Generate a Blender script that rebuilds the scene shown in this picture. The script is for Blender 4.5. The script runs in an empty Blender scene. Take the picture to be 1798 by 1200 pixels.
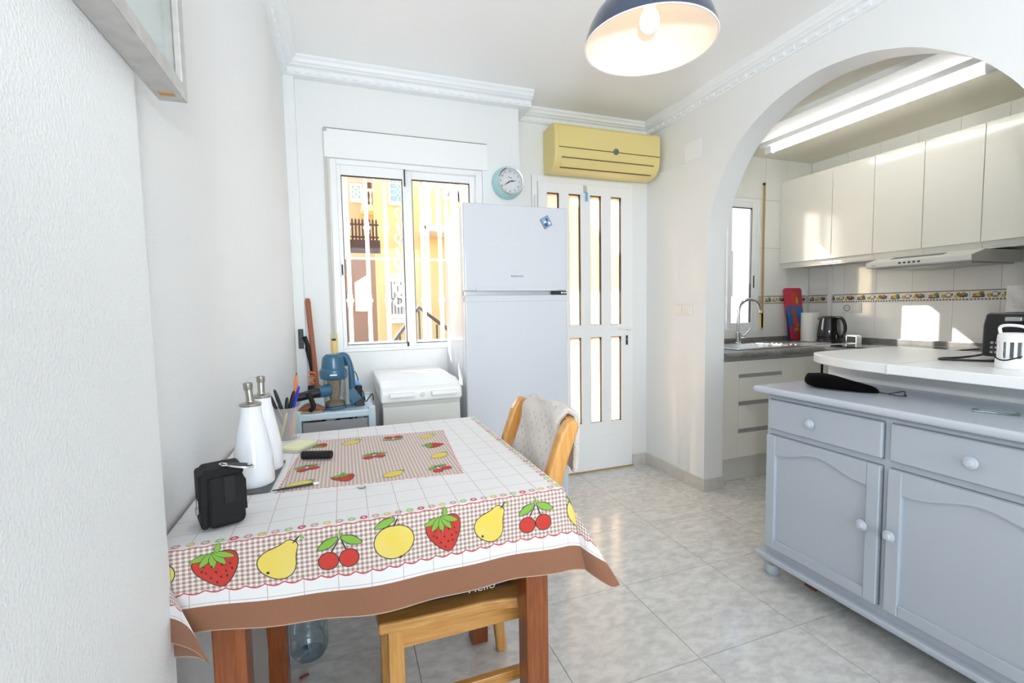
import bpy, math, random
from math import sin, cos, pi, radians, sqrt
from mathutils import Vector, Matrix
random.seed(7)
scene = bpy.context.scene
COL = scene.collection

# ------------------------------------------------------------------ camera
CAM_H = 1.193
cd = bpy.data.cameras.new('camera')
cam = bpy.data.objects.new('camera', cd)
COL.objects.link(cam)
yaw, pitch, roll = 0.34695, -0.06985, -0.01803
cy_, sy_ = cos(yaw), sin(yaw)
fw = Vector((sy_ * cos(pitch), cy_ * cos(pitch), sin(pitch)))
rt = Vector((cy_, -sy_, 0))
up = rt.cross(fw)
r2 = rt * cos(roll) + up * sin(roll)
u2 = -rt * sin(roll) + up * cos(roll)
cam.matrix_world = Matrix(((r2.x, u2.x, -fw.x, 0), (r2.y, u2.y, -fw.y, 0), (r2.z, u2.z, -fw.z, CAM_H), (0, 0, 0, 1)))
cd.sensor_fit = 'HORIZONTAL'
cd.sensor_width = 36.0
cd.lens = 819.99 / 1798.0 * 36.0
cd.clip_start = 0.02
cd.clip_end = 200
scene.camera = cam

# ------------------------------------------------------------------ world, sun, flash, exposure
world = bpy.data.worlds.new('sky')
scene.world = world
world.use_nodes = True
wn = world.node_tree
wn.nodes.clear()
wo = wn.nodes.new('ShaderNodeOutputWorld')
wb = wn.nodes.new('ShaderNodeBackground')
sky = wn.nodes.new('ShaderNodeTexSky')
sky.sky_type = 'NISHITA'
sky.sun_disc = False
sky.sun_elevation = radians(33.6)
sky.sun_rotation = radians(-41)
sky.altitude = 0
sky.dust_density = 1.6
wn.links.new(sky.outputs[0], wb.inputs[0])
wb.inputs[1].default_value = 0.7
wn.links.new(wb.outputs[0], wo.inputs[0])

def add_light(name, kind, energy, color=(1, 1, 1), loc=(0, 0, 0), direction=None, **kw):
    l = bpy.data.lights.new(name, kind)
    l.energy = energy
    l.color = color
    for k, v in kw.items():
        setattr(l, k, v)
    o = bpy.data.objects.new(name, l)
    o.location = loc
    if direction is not None:
        o.rotation_euler = Vector(direction).to_track_quat('-Z', 'Y').to_euler()
    COL.objects.link(o)
    return o

add_light('sun', 'SUN', 13.0, (1, 0.965, 0.91), (-6, 9, 8), (0.528, -0.608, -0.535), angle=radians(0.6))
# the photographer's flash, tilted up towards the ceiling
add_light('flash', 'SPOT', 66, (0.93, 0.965, 1.0), (0.0, -0.18, 1.42), (0.55, 0.74, 0.40),
          spot_size=radians(140), spot_blend=1.0, shadow_soft_size=0.05)

# added fill light, set before the made-up window behind the camera
add_light('added_fill', 'AREA', 37, (0.95, 0.975, 1.0), (0.62, -3.02, 1.32), (0, 1, 0.03), shape='RECTANGLE', size=1.6, size_y=1.95)

scene.view_settings.view_transform = 'Standard'
scene.view_settings.look = 'None'
scene.view_settings.gamma = 1.0
scene.view_settings.use_curve_mapping = False
scene.view_settings.exposure = 0.38
try:
    scene.cycles.use_denoising = True
    scene.cycles.max_bounces = 10
    scene.cycles.diffuse_bounces = 6
    scene.cycles.transparent_max_bounces = 16
    scene.cycles.sample_clamp_indirect = 6.0
    scene.cycles.caustics_reflective = False
    scene.cycles.caustics_refractive = False
except Exception:
    pass

# ------------------------------------------------------------------ materials
def lin(c):
    if isinstance(c, str):
        c = tuple(int(c[i:i + 2], 16) / 255 for i in (0, 2, 4))
    return tuple(x / 12.92 if x <= 0.04045 else ((x + 0.055) / 1.055) ** 2.4 for x in c) + (1.0,)

MATS = {}
def mat(name, color, rough=0.5, metal=0.0, spec=0.5, bump=None, var=None, coat=0.0, emit=None, sheen=0.0, wood=None, trans=0.0):
    """colour is sRGB hex; bump = (scale, strength); var = (scale, second colour, contrast)"""
    m = bpy.data.materials.new(name)
    m.use_nodes = True
    nt = m.node_tree
    b = nt.nodes['Principled BSDF']
    b.inputs['Base Color'].default_value = lin(color)
    b.inputs['Roughness'].default_value = rough
    b.inputs['Metallic'].default_value = metal
    b.inputs['Specular IOR Level'].default_value = spec
    b.inputs['Coat Weight'].default_value = coat
    b.inputs['Sheen Weight'].default_value = sheen
    b.inputs['Transmission Weight'].default_value = trans
    N, L = nt.nodes.new, nt.links.new
    if var or bump or wood:
        tc = N('ShaderNodeTexCoord')
    if var:
        n = N('ShaderNodeTexNoise')
        n.inputs['Scale'].default_value = var[0]
        n.inputs['Detail'].default_value = 5
        r = N('ShaderNodeValToRGB')
        lo = 0.5 - 0.5 / max(var[2], 0.01) * 0.5
        r.color_ramp.elements[0].position = max(0, lo)
        r.color_ramp.elements[1].position = min(1, 1 - lo)
        r.color_ramp.elements[0].color = lin(color)
        r.color_ramp.elements[1].color = lin(var[1])
        L(tc.outputs['Object'], n.inputs['Vector'])
        L(n.outputs['Fac'], r.inputs['Fac'])
        L(r.outputs['Color'], b.inputs['Base Color'])
    if wood:
        mp = N('ShaderNodeMapping')
        mp.inputs['Scale'].default_value = wood[0]
        n = N('ShaderNodeTexNoise')
        n.inputs['Scale'].default_value = 4
        n.inputs['Detail'].default_value = 6
        n.inputs['Distortion'].default_value = 0.6
        r = N('ShaderNodeValToRGB')
        r.color_ramp.elements[0].position = 0.35
        r.color_ramp.elements[1].position = 0.68
        r.color_ramp.elements[0].color = lin(wood[1])
        r.color_ramp.elements[1].color = lin(color)
        L(tc.outputs['Object'], mp.inputs['Vector'])
        L(mp.outputs['Vector'], n.inputs['Vector'])
        L(n.outputs['Fac'], r.inputs['Fac'])
        L(r.outputs['Color'], b.inputs['Base Color'])
    if bump:
        n2 = N('ShaderNodeTexNoise')
        n2.inputs['Scale'].default_value = bump[0]
        n2.inputs['Detail'].default_value = 4
        bp = N('ShaderNodeBump')
        bp.inputs['Strength'].default_value = bump[1]
        bp.inputs['Distance'].default_value = bump[2] if len(bump) > 2 else 0.01
        L(tc.outputs['Object'], n2.inputs['Vector'])
        L(n2.outputs['Fac'], bp.inputs['Height'])
        L(bp.outputs['Normal'], b.inputs['Normal'])
    if emit:
        b.inputs['Emission Color'].default_value = lin(emit[0])
        b.inputs['Emission Strength'].default_value = emit[1]
    MATS[name] = m
    return m

def thin_glass(name, tint='ffffff', gloss=0.08, rough=0.02, fres=0.5):
    m = bpy.data.materials.new(name)
    m.use_nodes = True
    nt = m.node_tree
    nt.nodes.clear()
    N, L = nt.nodes.new, nt.links.new
    o = N('ShaderNodeOutputMaterial')
    mx = N('ShaderNodeMixShader')
    t = N('ShaderNodeBsdfTransparent')
    t.inputs[0].default_value = lin(tint)
    g = N('ShaderNodeBsdfGlossy')
    g.inputs['Roughness'].default_value = rough
    lw = N('ShaderNodeLayerWeight')
    lw.inputs['Blend'].default_value = 0.25
    mm = N('ShaderNodeMath')
    mm.operation = 'MULTIPLY_ADD'
    mm.inputs[1].default_value = fres
    mm.inputs[2].default_value = gloss
    L(lw.outputs['Fresnel'], mm.inputs[0])
    L(mm.outputs[0], mx.inputs[0])
    L(t.outputs[0], mx.inputs[1])
    L(g.outputs[0], mx.inputs[2])
    L(mx.outputs[0], o.inputs[0])
    MATS[name] = m
    return m

mat('plaster', 'eef0f0', 0.55, bump=(260, 0.22, 0.004))
mat('plaster_rough', 'eceded', 0.6, bump=(200, 0.4, 0.004))
mat('plaster_kitchen', 'efecde', 0.6, bump=(120, 0.06, 0.004))
mat('plaster_ceiling', 'f6f7f7', 0.6, bump=(120, 0.06, 0.004))
mat('cornice', 'f2f5f7', 0.45)
mat('pvc', 'f4f6f7', 0.28)
mat('gasket', '26282a', 0.6)
mat('steel', 'c9cbcc', 0.25, metal=1.0)
mat('alu', 'b4b6b7', 0.35, metal=0.6)
mat('chrome', 'e2e4e6', 0.12, metal=1.0)
mat('black_plastic', '141416', 0.35)
mat('black_matte', '101012', 0.7)
mat('white_plastic', 'f1f2f2', 0.35)
mat('fridge_white', 'cfd2d9', 0.22, coat=0.3)
mat('freezer_grey', 'dcdcd6', 0.4)
mat('freezer_lid', 'f3f4f2', 0.35)
mat('ac_yellow', 'ecdb98', 0.35, var=(3, 'e6d288', 0.6))
mat('line_dark', '4b4638', 0.6)
mat('teal', 'a9d6d8', 0.3)
mat('clock_face', 'e6e8ea', 0.5)
mat('ink', '2b2d2f', 0.6)
mat('ink_grey', '6d7174', 0.6)
mat('lamp_navy', '2c3c55', 0.25, coat=0.4)
mat('lamp_inside', 'f8f0e6', 0.35)
mat('bulb', 'fff4e0', 0.4, emit=('ffdcae', 5))
mat('tube_light', 'ffffff', 0.4, emit=('fdfdf8', 18))
mat('grey_paint', 'b7bec7', 0.38, var=(2.5, 'b2bac4', 0.8))
mat('grey_paint_top', 'bfc6d0', 0.25, coat=0.3)
mat('cab_white', 'e8e7df', 0.14, spec=0.4, coat=0.12)
mat('cab_side', 'e3e3dd', 0.4)
mat('plinth', 'e1e1dc', 0.35)
mat('counter_dark', '6b6a68', 0.3, var=(18, '8a8783', 1.4))
mat('bar_white', 'f3f4f4', 0.3)
mat('hob_glass', '1b1c1e', 0.05, coat=0.5)
mat('wall_tile', 'f2f2ee', 0.1, coat=0.3)
mat('tile_joint', 'cfcfc8', 0.8)
mat('border_white', 'eceae0', 0.2)
mat('c_yellow', 'd9b83a', 0.4)
mat('c_green', '6f7d3a', 0.4)
mat('c_blue', '4a5a80', 0.4)
mat('c_orange', 'b9803c', 0.4)
mat('c_red', 'a84a3c', 0.4)
mat('c_dark', '4a4a3c', 0.5)
mat('pine', 'd9a35c', 0.35, coat=0.2, wood=((3, 30, 30), 'c58a45'))
mat('pine_back', 'd9a35c', 0.35, coat=0.2, wood=((30, 30, 3), 'c98e48'))
mat('oak_red', '9a5426', 0.35, coat=0.25, wood=((40, 40, 3), '7e3f18'))
mat('broom_wood', 'a5623f', 0.5, wood=((40, 40, 3), '97563a'))
mat('throw', 'ece4dc', 0.95, sheen=0.6, bump=(260, 0.9, 0.01), var=(16, 'dcd2c9', 0.9))
mat('throw_dark', '8d857e', 0.95, sheen=0.4)
mat('throw_back', 'a89c95', 0.95, sheen=0.6, bump=(260, 0.9, 0.01))
mat('navy_fabric', '1f2433', 0.9, bump=(400, 0.3))
mat('porcelain', 'eef1f6', 0.12, coat=0.6)
mat('cap_metal', 'aaa69f', 0.3, metal=1.0)
mat('slate', '5a5b5c', 0.75, var=(40, '686a6b', 1), bump=(60, 0.3))
mat('black_nylon', '0f0f11', 0.8, bump=(700, 0.4, 0.002))
mat('black_velvet', '040404', 0.95, spec=0.1)
mat('note_yellow', 'efeec4', 0.8)
mat('note_green', 'c2dcae', 0.8)
mat('note_pink', 'e9b7a0', 0.8)
mat('note_blue', 'b3cfdc', 0.8)
mat('orange_plastic', 'ee7f35', 0.4)
mat('blue_plastic', '2b35c8', 0.4)
mat('yellow_pencil', 'e0b73a', 0.5)
mat('red_plastic', 'c23a35', 0.4)
mat('vac_blue', '33627f', 0.28, coat=0.3)
mat('vac_grey', '8b8f8e', 0.35)
mat('dust', '9b8d78', 0.95, bump=(90, 1.0))
mat('brown_leather', '8a5a44', 0.5)
mat('cart_blue', 'bfd2dc', 0.35)
mat('cart_drawer', '77797b', 0.3)
mat('sky_blue', '6fb0e2', 0.35)
mat('strap_beige', 'c9c8c0', 0.8)
mat('strap_brown', 'b3925d', 0.8)
mat('winder_yellow', 'e9cf86', 0.45)
mat('marble_skirting', 'c9c7c1', 0.3, var=(22, 'd8d6d1', 1.2))
mat('picture_paper', 'dfe6e3', 0.6)
mat('frame_silver', 'b9b7b4', 0.4, metal=0.55, var=(30, 'cfcdca', 1))
mat('cork', 'c29a6b', 0.8)
mat('paper_roll', 'f3f1ea', 0.9, bump=(120, 0.2))
mat('paper_roll_grey', 'c9c7c4', 0.9, var=(35, 'b4b2af', 1.2), bump=(90, 0.5))
mat('tray_red', 'c8344f', 0.35)
mat('tray_blue', '2a6fae', 0.35)
mat('tray_navy', '1d2c55', 0.5)
mat('fruit_red', 'cf4630', 0.6)
mat('leaf_green', '86b04a', 0.6)
mat('copper', 'a4603c', 0.35, metal=0.8)
mat('glass_dark', '33504c', 0.08, coat=0.6)
mat('glass_light', '9fb3ae', 0.1, coat=0.6)
mat('magnet_blue', '86a9cf', 0.3)
mat('magnet_dark', '3d5687', 0.3)
mat('grout', 'a5a39d', 0.9)
mat('out_yellow', 'ecd292', 0.9, var=(0.8, 'e8ca84', 0.8))
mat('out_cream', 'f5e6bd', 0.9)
mat('out_peach', 'e6bd8e', 0.9)
mat('out_white', 'f6f4ee', 0.8)
mat('out_tan', 'b9a484', 0.9)
mat('out_terra', 'a0714f', 0.95, var=(3, '93664a', 1.0))
mat('out_brown', '5d4032', 0.9)
mat('socket_cream', 'ecebe4', 0.4)
mat('out_pane', '9fb6cc', 0.15)
mat('out_rail', '343432', 0.6)
mat('out_iron', 'f8f7f3', 0.45)
thin_glass('glass', 'fdfefe', 0.008, 0.02, 0.2)
def obscure_glass(name, tint, clear, milky=False):
    m = bpy.data.materials.new(name)
    m.use_nodes = True
    nt = m.node_tree
    nt.nodes.clear()
    N, L = nt.nodes.new, nt.links.new
    o = N('ShaderNodeOutputMaterial')
    mx, mx2 = N('ShaderNodeMixShader'), N('ShaderNodeMixShader')
    t = N('ShaderNodeBsdfTransparent')
    t.inputs[0].default_value = lin(tint)
    tl = N('ShaderNodeBsdfDiffuse' if milky else 'ShaderNodeBsdfTranslucent')
    tl.inputs[0].default_value = lin(tint)
    g = N('ShaderNodeBsdfGlossy')
    g.inputs['Roughness'].default_value = 0.08
    mx.inputs[0].default_value = 1 - clear
    mx2.inputs[0].default_value = 0.02
    L(t.outputs[0], mx.inputs[1]); L(tl.outputs[0], mx.inputs[2])
    L(mx.outputs[0], mx2.inputs[1]); L(g.outputs[0], mx2.inputs[2])
    L(mx2.outputs[0], o.inputs[0])
    MATS[name] = m
obscure_glass('glass_obscure', 'f9eddc', 0.18)
thin_glass('plastic_clear', 'eef0ee', 0.08, 0.08)
obscure_glass('plastic_frost', 'f4f4f1', 0.78, True)
obscure_glass('bag_film', 'f4f4f2', 0.4)
thin_glass('pet_blue', 'eaf3f9', 0.08, 0.05)
obscure_glass('drawer_smoke', 'b4b6b8', 0.35, True)

# marble-look floor tile
def floor_tile_mat():
    m = bpy.data.materials.new('floor_tile')
    m.use_nodes = True
    nt = m.node_tree
    N, L = nt.nodes.new, nt.links.new
    b = nt.nodes['Principled BSDF']
    tc = N('ShaderNodeTexCoord')
    oi = N('ShaderNodeObjectInfo')
    vm = N('ShaderNodeVectorMath')
    vm.operation = 'SCALE'
    vm.inputs[0].default_value = (37.0, 19.0, 11.0)
    L(oi.outputs['Random'], vm.inputs['Scale'])
    va = N('ShaderNodeVectorMath')
    va.operation = 'ADD'
    L(tc.outputs['Object'], va.inputs[0])
    L(vm.outputs[0], va.inputs[1])
    mp = N('ShaderNodeMapping')
    mp.inputs['Rotation'].default_value = (0, 0, 0.6)
    mp.inputs['Scale'].default_value = (0.7, 1.3, 1)
    L(va.outputs[0], mp.inputs['Vector'])
    n = N('ShaderNodeTexNoise')
    n.inputs['Scale'].default_value = 24
    n.inputs['Detail'].default_value = 8
    n.inputs['Roughness'].default_value = 0.62
    n.inputs['Distortion'].default_value = 0.35
    L(mp.outputs[0], n.inputs['Vector'])
    r = N('ShaderNodeValToRGB')
    r.color_ramp.elements[0].position = 0.36
    r.color_ramp.elements[0].color = lin('c6c5c2')
    r.color_ramp.elements[1].position = 0.62
    r.color_ramp.elements[1].color = lin('e0dfdb')
    L(n.outputs['Fac'], r.inputs['Fac'])
    L(r.outputs['Color'], b.inputs['Base Color'])
    b.inputs['Roughness'].default_value = 0.2
    b.inputs['Coat Weight'].default_value = 0.25
    b.inputs['Coat Roughness'].default_value = 0.12
    MATS['floor_tile'] = m
floor_tile_mat()

# ------------------------------------------------------------------ mesh helpers
class MB:
    def __init__(self):
        self.v, self.f, self.mi, self.sm = [], [], [], []
    def add(self, verts, faces, m=0, smooth=False):
        o = len(self.v)
        self.v += [tuple(p) for p in verts]
        for f in faces:
            self.f.append(tuple(i + o for i in f))
            self.mi.append(m)
            self.sm.append(smooth)
        return self
    def box(self, x0, x1, y0, y1, z0, z1, m=0):
        return self.add([(x0, y0, z0), (x1, y0, z0), (x1, y1, z0), (x0, y1, z0), (x0, y0, z1), (x1, y0, z1), (x1, y1, z1), (x0, y1, z1)],
                        [(3, 2, 1, 0), (4, 5, 6, 7), (0, 1, 5, 4), (1, 2, 6, 5), (2, 3, 7, 6), (3, 0, 4, 7)], m)
    def obox(self, c, ax, ay, az, hx, hy, hz, m=0):
        c = Vector(c)
        X, Y, Z = Vector(ax).normalized() * hx, Vector(ay).normalized() * hy, Vector(az).normalized() * hz
        P = [c + X * a + Y * b + Z * d for d in (-1, 1) for a, b in ((-1, -1), (1, -1), (1, 1), (-1, 1))]
        return self.add(P, [(3, 2, 1, 0), (4, 5, 6, 7), (0, 1, 5, 4), (1, 2, 6, 5), (2, 3, 7, 6), (3, 0, 4, 7)], m)
    def prism(self, pts, lo, hi, axis='z', m=0, smooth=False):
        """extrude a 2-D polygon; axis z: (x,y), axis y: (x,z), axis x: (y,z)"""
        def P(a, b, t):
            return (a, b, t) if axis == 'z' else (a, t, b) if axis == 'y' else (t, a, b)
        n = len(pts)
        V = [P(a, b, lo) for a, b in pts] + [P(a, b, hi) for a, b in pts]
        ar = sum(pts[i][0] * pts[(i + 1) % n][1] - pts[(i + 1) % n][0] * pts[i][1] for i in range(n))
        flip = (ar < 0) ^ (axis == 'y')
        bot, top = tuple(range(n - 1, -1, -1)), tuple(range(n, 2 * n))
        side = [(i, (i + 1) % n, n + (i + 1) % n, n + i) for i in range(n)]
        F = [bot, top] + side
        if flip:
            F = [tuple(reversed(f)) for f in F]
        o = len(self.v)
        self.add(V, F, m, False)
        if smooth:
            for k in range(len(self.f) - n, len(self.f)):
                self.sm[k] = True
        return self
    def ring_tube(self, rings, cap=True, m=0, smooth=True, closed=False):
        n = len(rings[0])
        V = [p for r in rings for p in r]
        F = []
        R = len(rings)
        for i in range(R if closed else R - 1):
            a, b = i * n, ((i + 1) % R) * n
            for j in range(n):
                k = (j + 1) % n
                F.append((a + j, a + k, b + k, b + j))
        self.add(V, F, m, smooth)
        if cap and not closed:
            self.add(rings[0], [tuple(range(n - 1, -1, -1))], m)
            self.add(rings[-1], [tuple(range(n))], m)
        return self
    def tube(self, path, r, n=10, m=0, cap=True, closed=False):
        path = [Vector(p) for p in path]
        R = r if isinstance(r, (list, tuple)) else [r] * len(path)
        rings = []
        N = len(path)
        prev = None
        for i, p in enumerate(path):
            if closed:
                t = path[(i + 1) % N] - path[i - 1]
            else:
                t = path[min(i + 1, N - 1)] - path[max(i - 1, 0)]
            t = t.normalized()
            if prev is None:
                a = Vector((0, 0, 1)) if abs(t.z) < 0.9 else Vector((1, 0, 0))
                x = t.cross(a).normalized()
            else:
                x = (prev - t * prev.dot(t)).normalized()
            prev = x
            y = t.cross(x)
            rings.append([p + (x * cos(2 * pi * j / n) + y * sin(2 * pi * j / n)) * R[i] for j in range(n)])
        return self.ring_tube(rings, cap, m, True, closed)
    def lathe(self, prof, c=(0, 0, 0), axis=(0, 0, 1), n=28, m=0, ring=False, cap=True):
        """prof: list of (radius, height along axis)"""
        c, a = Vector(c), Vector(axis).normalized()
        h = Vector((1, 0, 0)) if abs(a.x) < 0.9 else Vector((0, 1, 0))
        x = a.cross(h).normalized()
        y = a.cross(x)
        rings = [[c + a * t + (x * cos(2 * pi * j / n) + y * sin(2 * pi * j / n)) * max(r, 1e-5) for j in range(n)] for r, t in prof]
        return self.ring_tube(rings, cap and not ring, m, True, ring)
    def grid(self, fn, us, vs, m=0, smooth=True):
        V = [fn(a, b) for b in vs for a in us]
        n = len(us)
        F = [(j * n + i, j * n + i + 1, (j + 1) * n + i + 1, (j + 1) * n + i) for j in range(len(vs) - 1) for i in range(n - 1)]
        return self.add(V, F, m, smooth)
    def build(self, name, mats, parent=None, bevel=0, seg=2, sub=0, solid=0, sharp=35):
        me = bpy.data.meshes.new(name)
        me.from_pydata(self.v, [], self.f)
        ms = [mats] if isinstance(mats, str) else mats
        for x in ms:
            me.materials.append(MATS[x])
        me.polygons.foreach_set('material_index', self.mi)
        me.polygons.foreach_set('use_smooth', self.sm)
        me.update()
        if any(self.sm):
            me.set_sharp_from_angle(angle=radians(sharp))
        o = bpy.data.objects.new(name, me)
        COL.objects.link(o)
        if parent:
            attach(o, parent)
        if solid:
            md = o.modifiers.new('solid', 'SOLIDIFY')
            md.thickness = solid
            md.offset = -1
        if bevel:
            md = o.modifiers.new('bevel', 'BEVEL')
            md.width = bevel
            md.segments = seg
            md.limit_method = 'ANGLE'
            md.angle_limit = radians(40)
        if sub:
            md = o.modifiers.new('sub', 'SUBSURF')
            md.levels = md.render_levels = sub
        return o

def attach(o, parent):
    o.parent = parent
    p, mw = parent, Matrix.Identity(4)
    chain = []
    while p:
        chain.append(p)
        p = p.parent
    for p in reversed(chain):
        mw = mw @ p.matrix_parent_inverse @ p.matrix_basis
    o.matrix_parent_inverse = mw.inverted()

def tag(o, label=None, cat=None, group=None, kind=None):
    if label: o['label'] = label
    if cat: o['category'] = cat
    if group: o['group'] = group
    if kind: o['kind'] = kind
    return o

def thing(name, label, cat, loc=(0, 0, 0), group=None):
    o = bpy.data.objects.new(name, None)
    o.empty_display_size = 0.05
    o.location = loc
    COL.objects.link(o)
    return tag(o, label, cat, group)

def struct(o):
    o['kind'] = 'structure'
    return o

def box(name, m, parent, x0, x1, y0, y1, z0, z1, bevel=0, seg=2):
    return MB().box(x0, x1, y0, y1, z0, z1).build(name, m, parent, bevel, seg)

def clone(o, parent, loc=None):
    c = o.copy()
    COL.objects.link(c)
    if parent:
        c.parent = parent
    if loc is not None:
        c.location = loc
    return c

def smooth_path(pts, k=6, closed=False):
    P = [Vector(p) for p in pts]
    n = len(P)
    out = []
    for i in range(n if closed else n - 1):
        g = (lambda j: P[j % n]) if closed else (lambda j: P[min(max(j, 0), n - 1)])
        a, b, c, d = g(i - 1), g(i), g(i + 1), g(i + 2)
        for s in range(k):
            t = s / k
            out.append(0.5 * ((2 * b) + (c - a) * t + (2 * a - 5 * b + 4 * c - d) * t * t + (3 * b - a - 3 * c + d) * t ** 3))
    if not closed:
        out.append(P[-1])
    return out

def text_mesh(s, size, depth=0.0004, spacing=1.0):
    cu = bpy.data.curves.new('txt', 'FONT')
    cu.body = s
    cu.size = size
    cu.extrude = depth
    cu.align_x = 'CENTER'
    cu.align_y = 'CENTER'
    cu.space_character = spacing
    t = bpy.data.objects.new('txt', cu)
    me = bpy.data.meshes.new_from_object(t)
    bpy.data.objects.remove(t)
    return me

def put_text(name, s, size, loc, rx, rz, m, parent, ry=0, spacing=1.0):
    me = text_mesh(s, size, spacing=spacing)
    me.materials.clear()
    me.materials.append(MATS[m])
    o = bpy.data.objects.new(name, me)
    COL.objects.link(o)
    mw = Matrix.Translation(loc) @ Matrix.Rotation(rz, 4, 'Z') @ Matrix.Rotation(rx, 4, 'X') @ Matrix.Rotation(ry, 4, 'Z')
    me.transform(mw)
    attach(o, parent)
    return o

def sstep(a, b, x):
    t = min(1, max(0, (x - a) / (b - a)))
    return t * t * (3 - 2 * t)

# ------------------------------------------------------------------ setting
XR, XR2 = 2.14, 2.29          # arch wall faces
YW, YD = 2.77, 2.948          # window wall, door wall
XK = 3.81                     # kitchen far wall
ZC, ZK = 2.50, 2.38           # ceilings
YF = -3.2                     # wall behind the camera

def wall_x(y):
    return -0.352 + 0.112 * sstep(1.62, 2.2, y)

TILE, TX, TY = 0.45, 1.092, 1.202
fl = struct(MB().box(-0.6, 4.0, YF - 0.2, 3.1, -0.1, -0.004).build('floor', 'grout'))
tile_mesh = None
for i in range(-4, 7):
    for j in range(-10, 5):
        x0, y0 = TX + i * TILE, TY + j * TILE
        if tile_mesh is None:
            t = MB().box(0.0012, TILE - 0.0012, 0.0012, TILE - 0.0012, -0.008, 0).build('floor_tile', 'floor_tile')
            tile_mesh = t.data
        else:
            t = bpy.data.objects.new('floor_tile', tile_mesh)
            COL.objects.link(t)
        t.location = (x0, y0, 0)
        t.parent = fl

# left wall: bowed plaster, thicker near the camera
ys = [0.975 + 0.0 * k for k in range(1)] + [0.976 + (2.95 - 0.976) * k / 60 for k in range(61)]
pl = [(wall_x(y), y) for y in ys]
MBL = MB().prism([(-0.6, 0.975)] + pl + [(-0.6, 2.95)], -0.1, ZC, 'z', 0, True)
struct(MBL.build('wall_left', 'plaster_rough'))
struct(MB().box(-0.6, -0.31, YF, 0.976, -0.1, ZC).build('wall_left_front', 'plaster_rough', None, 0.006, 3))
struct(box('wall_left_back', 'plaster', None, -0.26, -0.188, 2.735, 3.0, -0.1, ZC - 0.001, 0.004))

def wall_with_hole(name, m, x0, x1, y0, y1, z0, z1, hx0, hx1, hz0, hz1, bevel=0):
    b = MB()
    b.box(x0, hx0, y0, y1, z0, z1)
    b.box(hx1, x1, y0, y1, z0, z1)
    b.box(hx0, hx1, y0, y1, hz1, z1)
    if hz0 > z0 + 0.01:
        b.box(hx0, hx1, y0, y1, z0, hz0)
    return struct(b.build(name, m, None, bevel))

wall_with_hole('wall_window', 'plaster', -0.19, 1.07, YW, YD + 0.02, -0.1, ZC, -0.035, 0.83, 0.965, 2.03)
wall_with_hole('wall_back', 'plaster', 1.07, XR + 0.02, YD, YD + 0.16, -0.1, ZC, 1.222, 2.012, -0.1, 2.083)
struct(box('ceiling', 'plaster_ceiling', None, -0.6, XR + 0.1, YF - 0.1, 3.0, ZC, ZC + 0.1))
struct(box('ceiling_kitchen', 'plaster_kitchen', None, XR2 - 0.02, XK + 0.1, YF - 0.1, 3.1, ZK, ZK + 0.1))
wall_with_hole('wall_front', 'plaster', -0.6, 4.0, YF - 0.15, YF, -0.1, ZC, -0.22, 1.46, 0.3, 2.35)
w3 = thing('added_window', None, None, (0.95, YF, 0.3)); w3['kind'] = 'structure'  # unseen window and its opening, added to bring fill light into the room
for xa_, xb_ in ((-0.22, -0.17), (0.59, 0.65), (1.41, 1.46)):
    MB().box(xa_, xb_, YF - 0.1, YF - 0.04, 0.3, 2.35).build('window_frame', 'pvc', w3)
MB().box(-0.17, 1.41, YF - 0.075, YF - 0.07, 0.3, 2.35).build('pane', 'glass', w3)

wall_with_hole('wall_kitchen_back', 'tile_joint', XR, XK + 0.15, YD + 0.006, YD + 0.07, -0.1, ZC, 2.60, 3.245, 0.972, 2.052)
struct(box('wall_kitchen_side', 'tile_joint', None, XK + 0.006, XK + 0.15, YF, 3.1, -0.1, ZC))

struct(box('wall_kitchen_front', 'plaster', None, XR2, XK + 0.01, -1.45, -1.3, 2.15, ZC))  # unseen end wall; its opening is added to let sky light in
for xa_, xb_ in ((XR2, 2.5), (3.7, XK + 0.01)):
    struct(box('wall_kitchen_end', 'plaster', None, xa_, xb_, -1.45, -1.3, -0.1, 2.15))
struct(box('sun_block_slab', 'out_white', None, -3.0, 0.7, YD + 0.17, 4.45, 2.62, 2.78))  # unseen slab added outside to keep sun streaks off the floor

# arch wall
arch = [(2.342, 1.30), (2.334, 1.636), (2.272, 1.847), (2.129, 2.078), (1.923, 2.217), (1.684, 2.277), (1.472, 2.263), (1.335, 2.224),
        (1.214, 2.168), (1.07, 2.066), (0.99, 1.985), (0.917, 1.885), (0.857, 1.76), (0.828, 1.62), (0.824, 1.45)]
ap = [(p.x, p.y) for p in smooth_path([(a, b, 0) for a, b in arch], 5)]
ab = MB()
ZT = ZC
for x, flip in ((XR, 0), (XR2, 1)):                     # the two faces, as quads from the arch edge up to the ceiling
    V, F = [], []
    for y, z in ap:
        V += [(x, y, z), (x, y, ZT)]
    for i in range(len(ap) - 1):
        q = (2 * i, 2 * i + 1, 2 * i + 3, 2 * i + 2)
        F.append(tuple(reversed(q)) if flip else q)
    ab.add(V, F)
    yl, zl = ap[0]
    q = [(x, yl, -0.1), (x, yl, zl), (x, yl, ZT), (x, 3.0, ZT), (x, 3.0, -0.1)]
    ab.add(q, [tuple(range(5))[::-1] if not flip else tuple(range(5))])
    yr, zr = ap[-1]
    q = [(x, yr, -0.1), (x, yr, zr), (x, yr, ZT), (x, YF, ZT), (x, YF, -0.1)]
    ab.add(q, [tuple(range(5)) if not flip else tuple(range(5))[::-1]])
V, F = [], []
full = [(ap[0][0], -0.1)] + ap + [(ap[-1][0], -0.1)]
for y, z in full:
    V += [(XR, y, z), (XR2, y, z)]
for i in range(len(full) - 1):
    F.append((2 * i, 2 * i + 2, 2 * i + 3, 2 * i + 1))
ab.add(V, F, 0, True)
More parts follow.
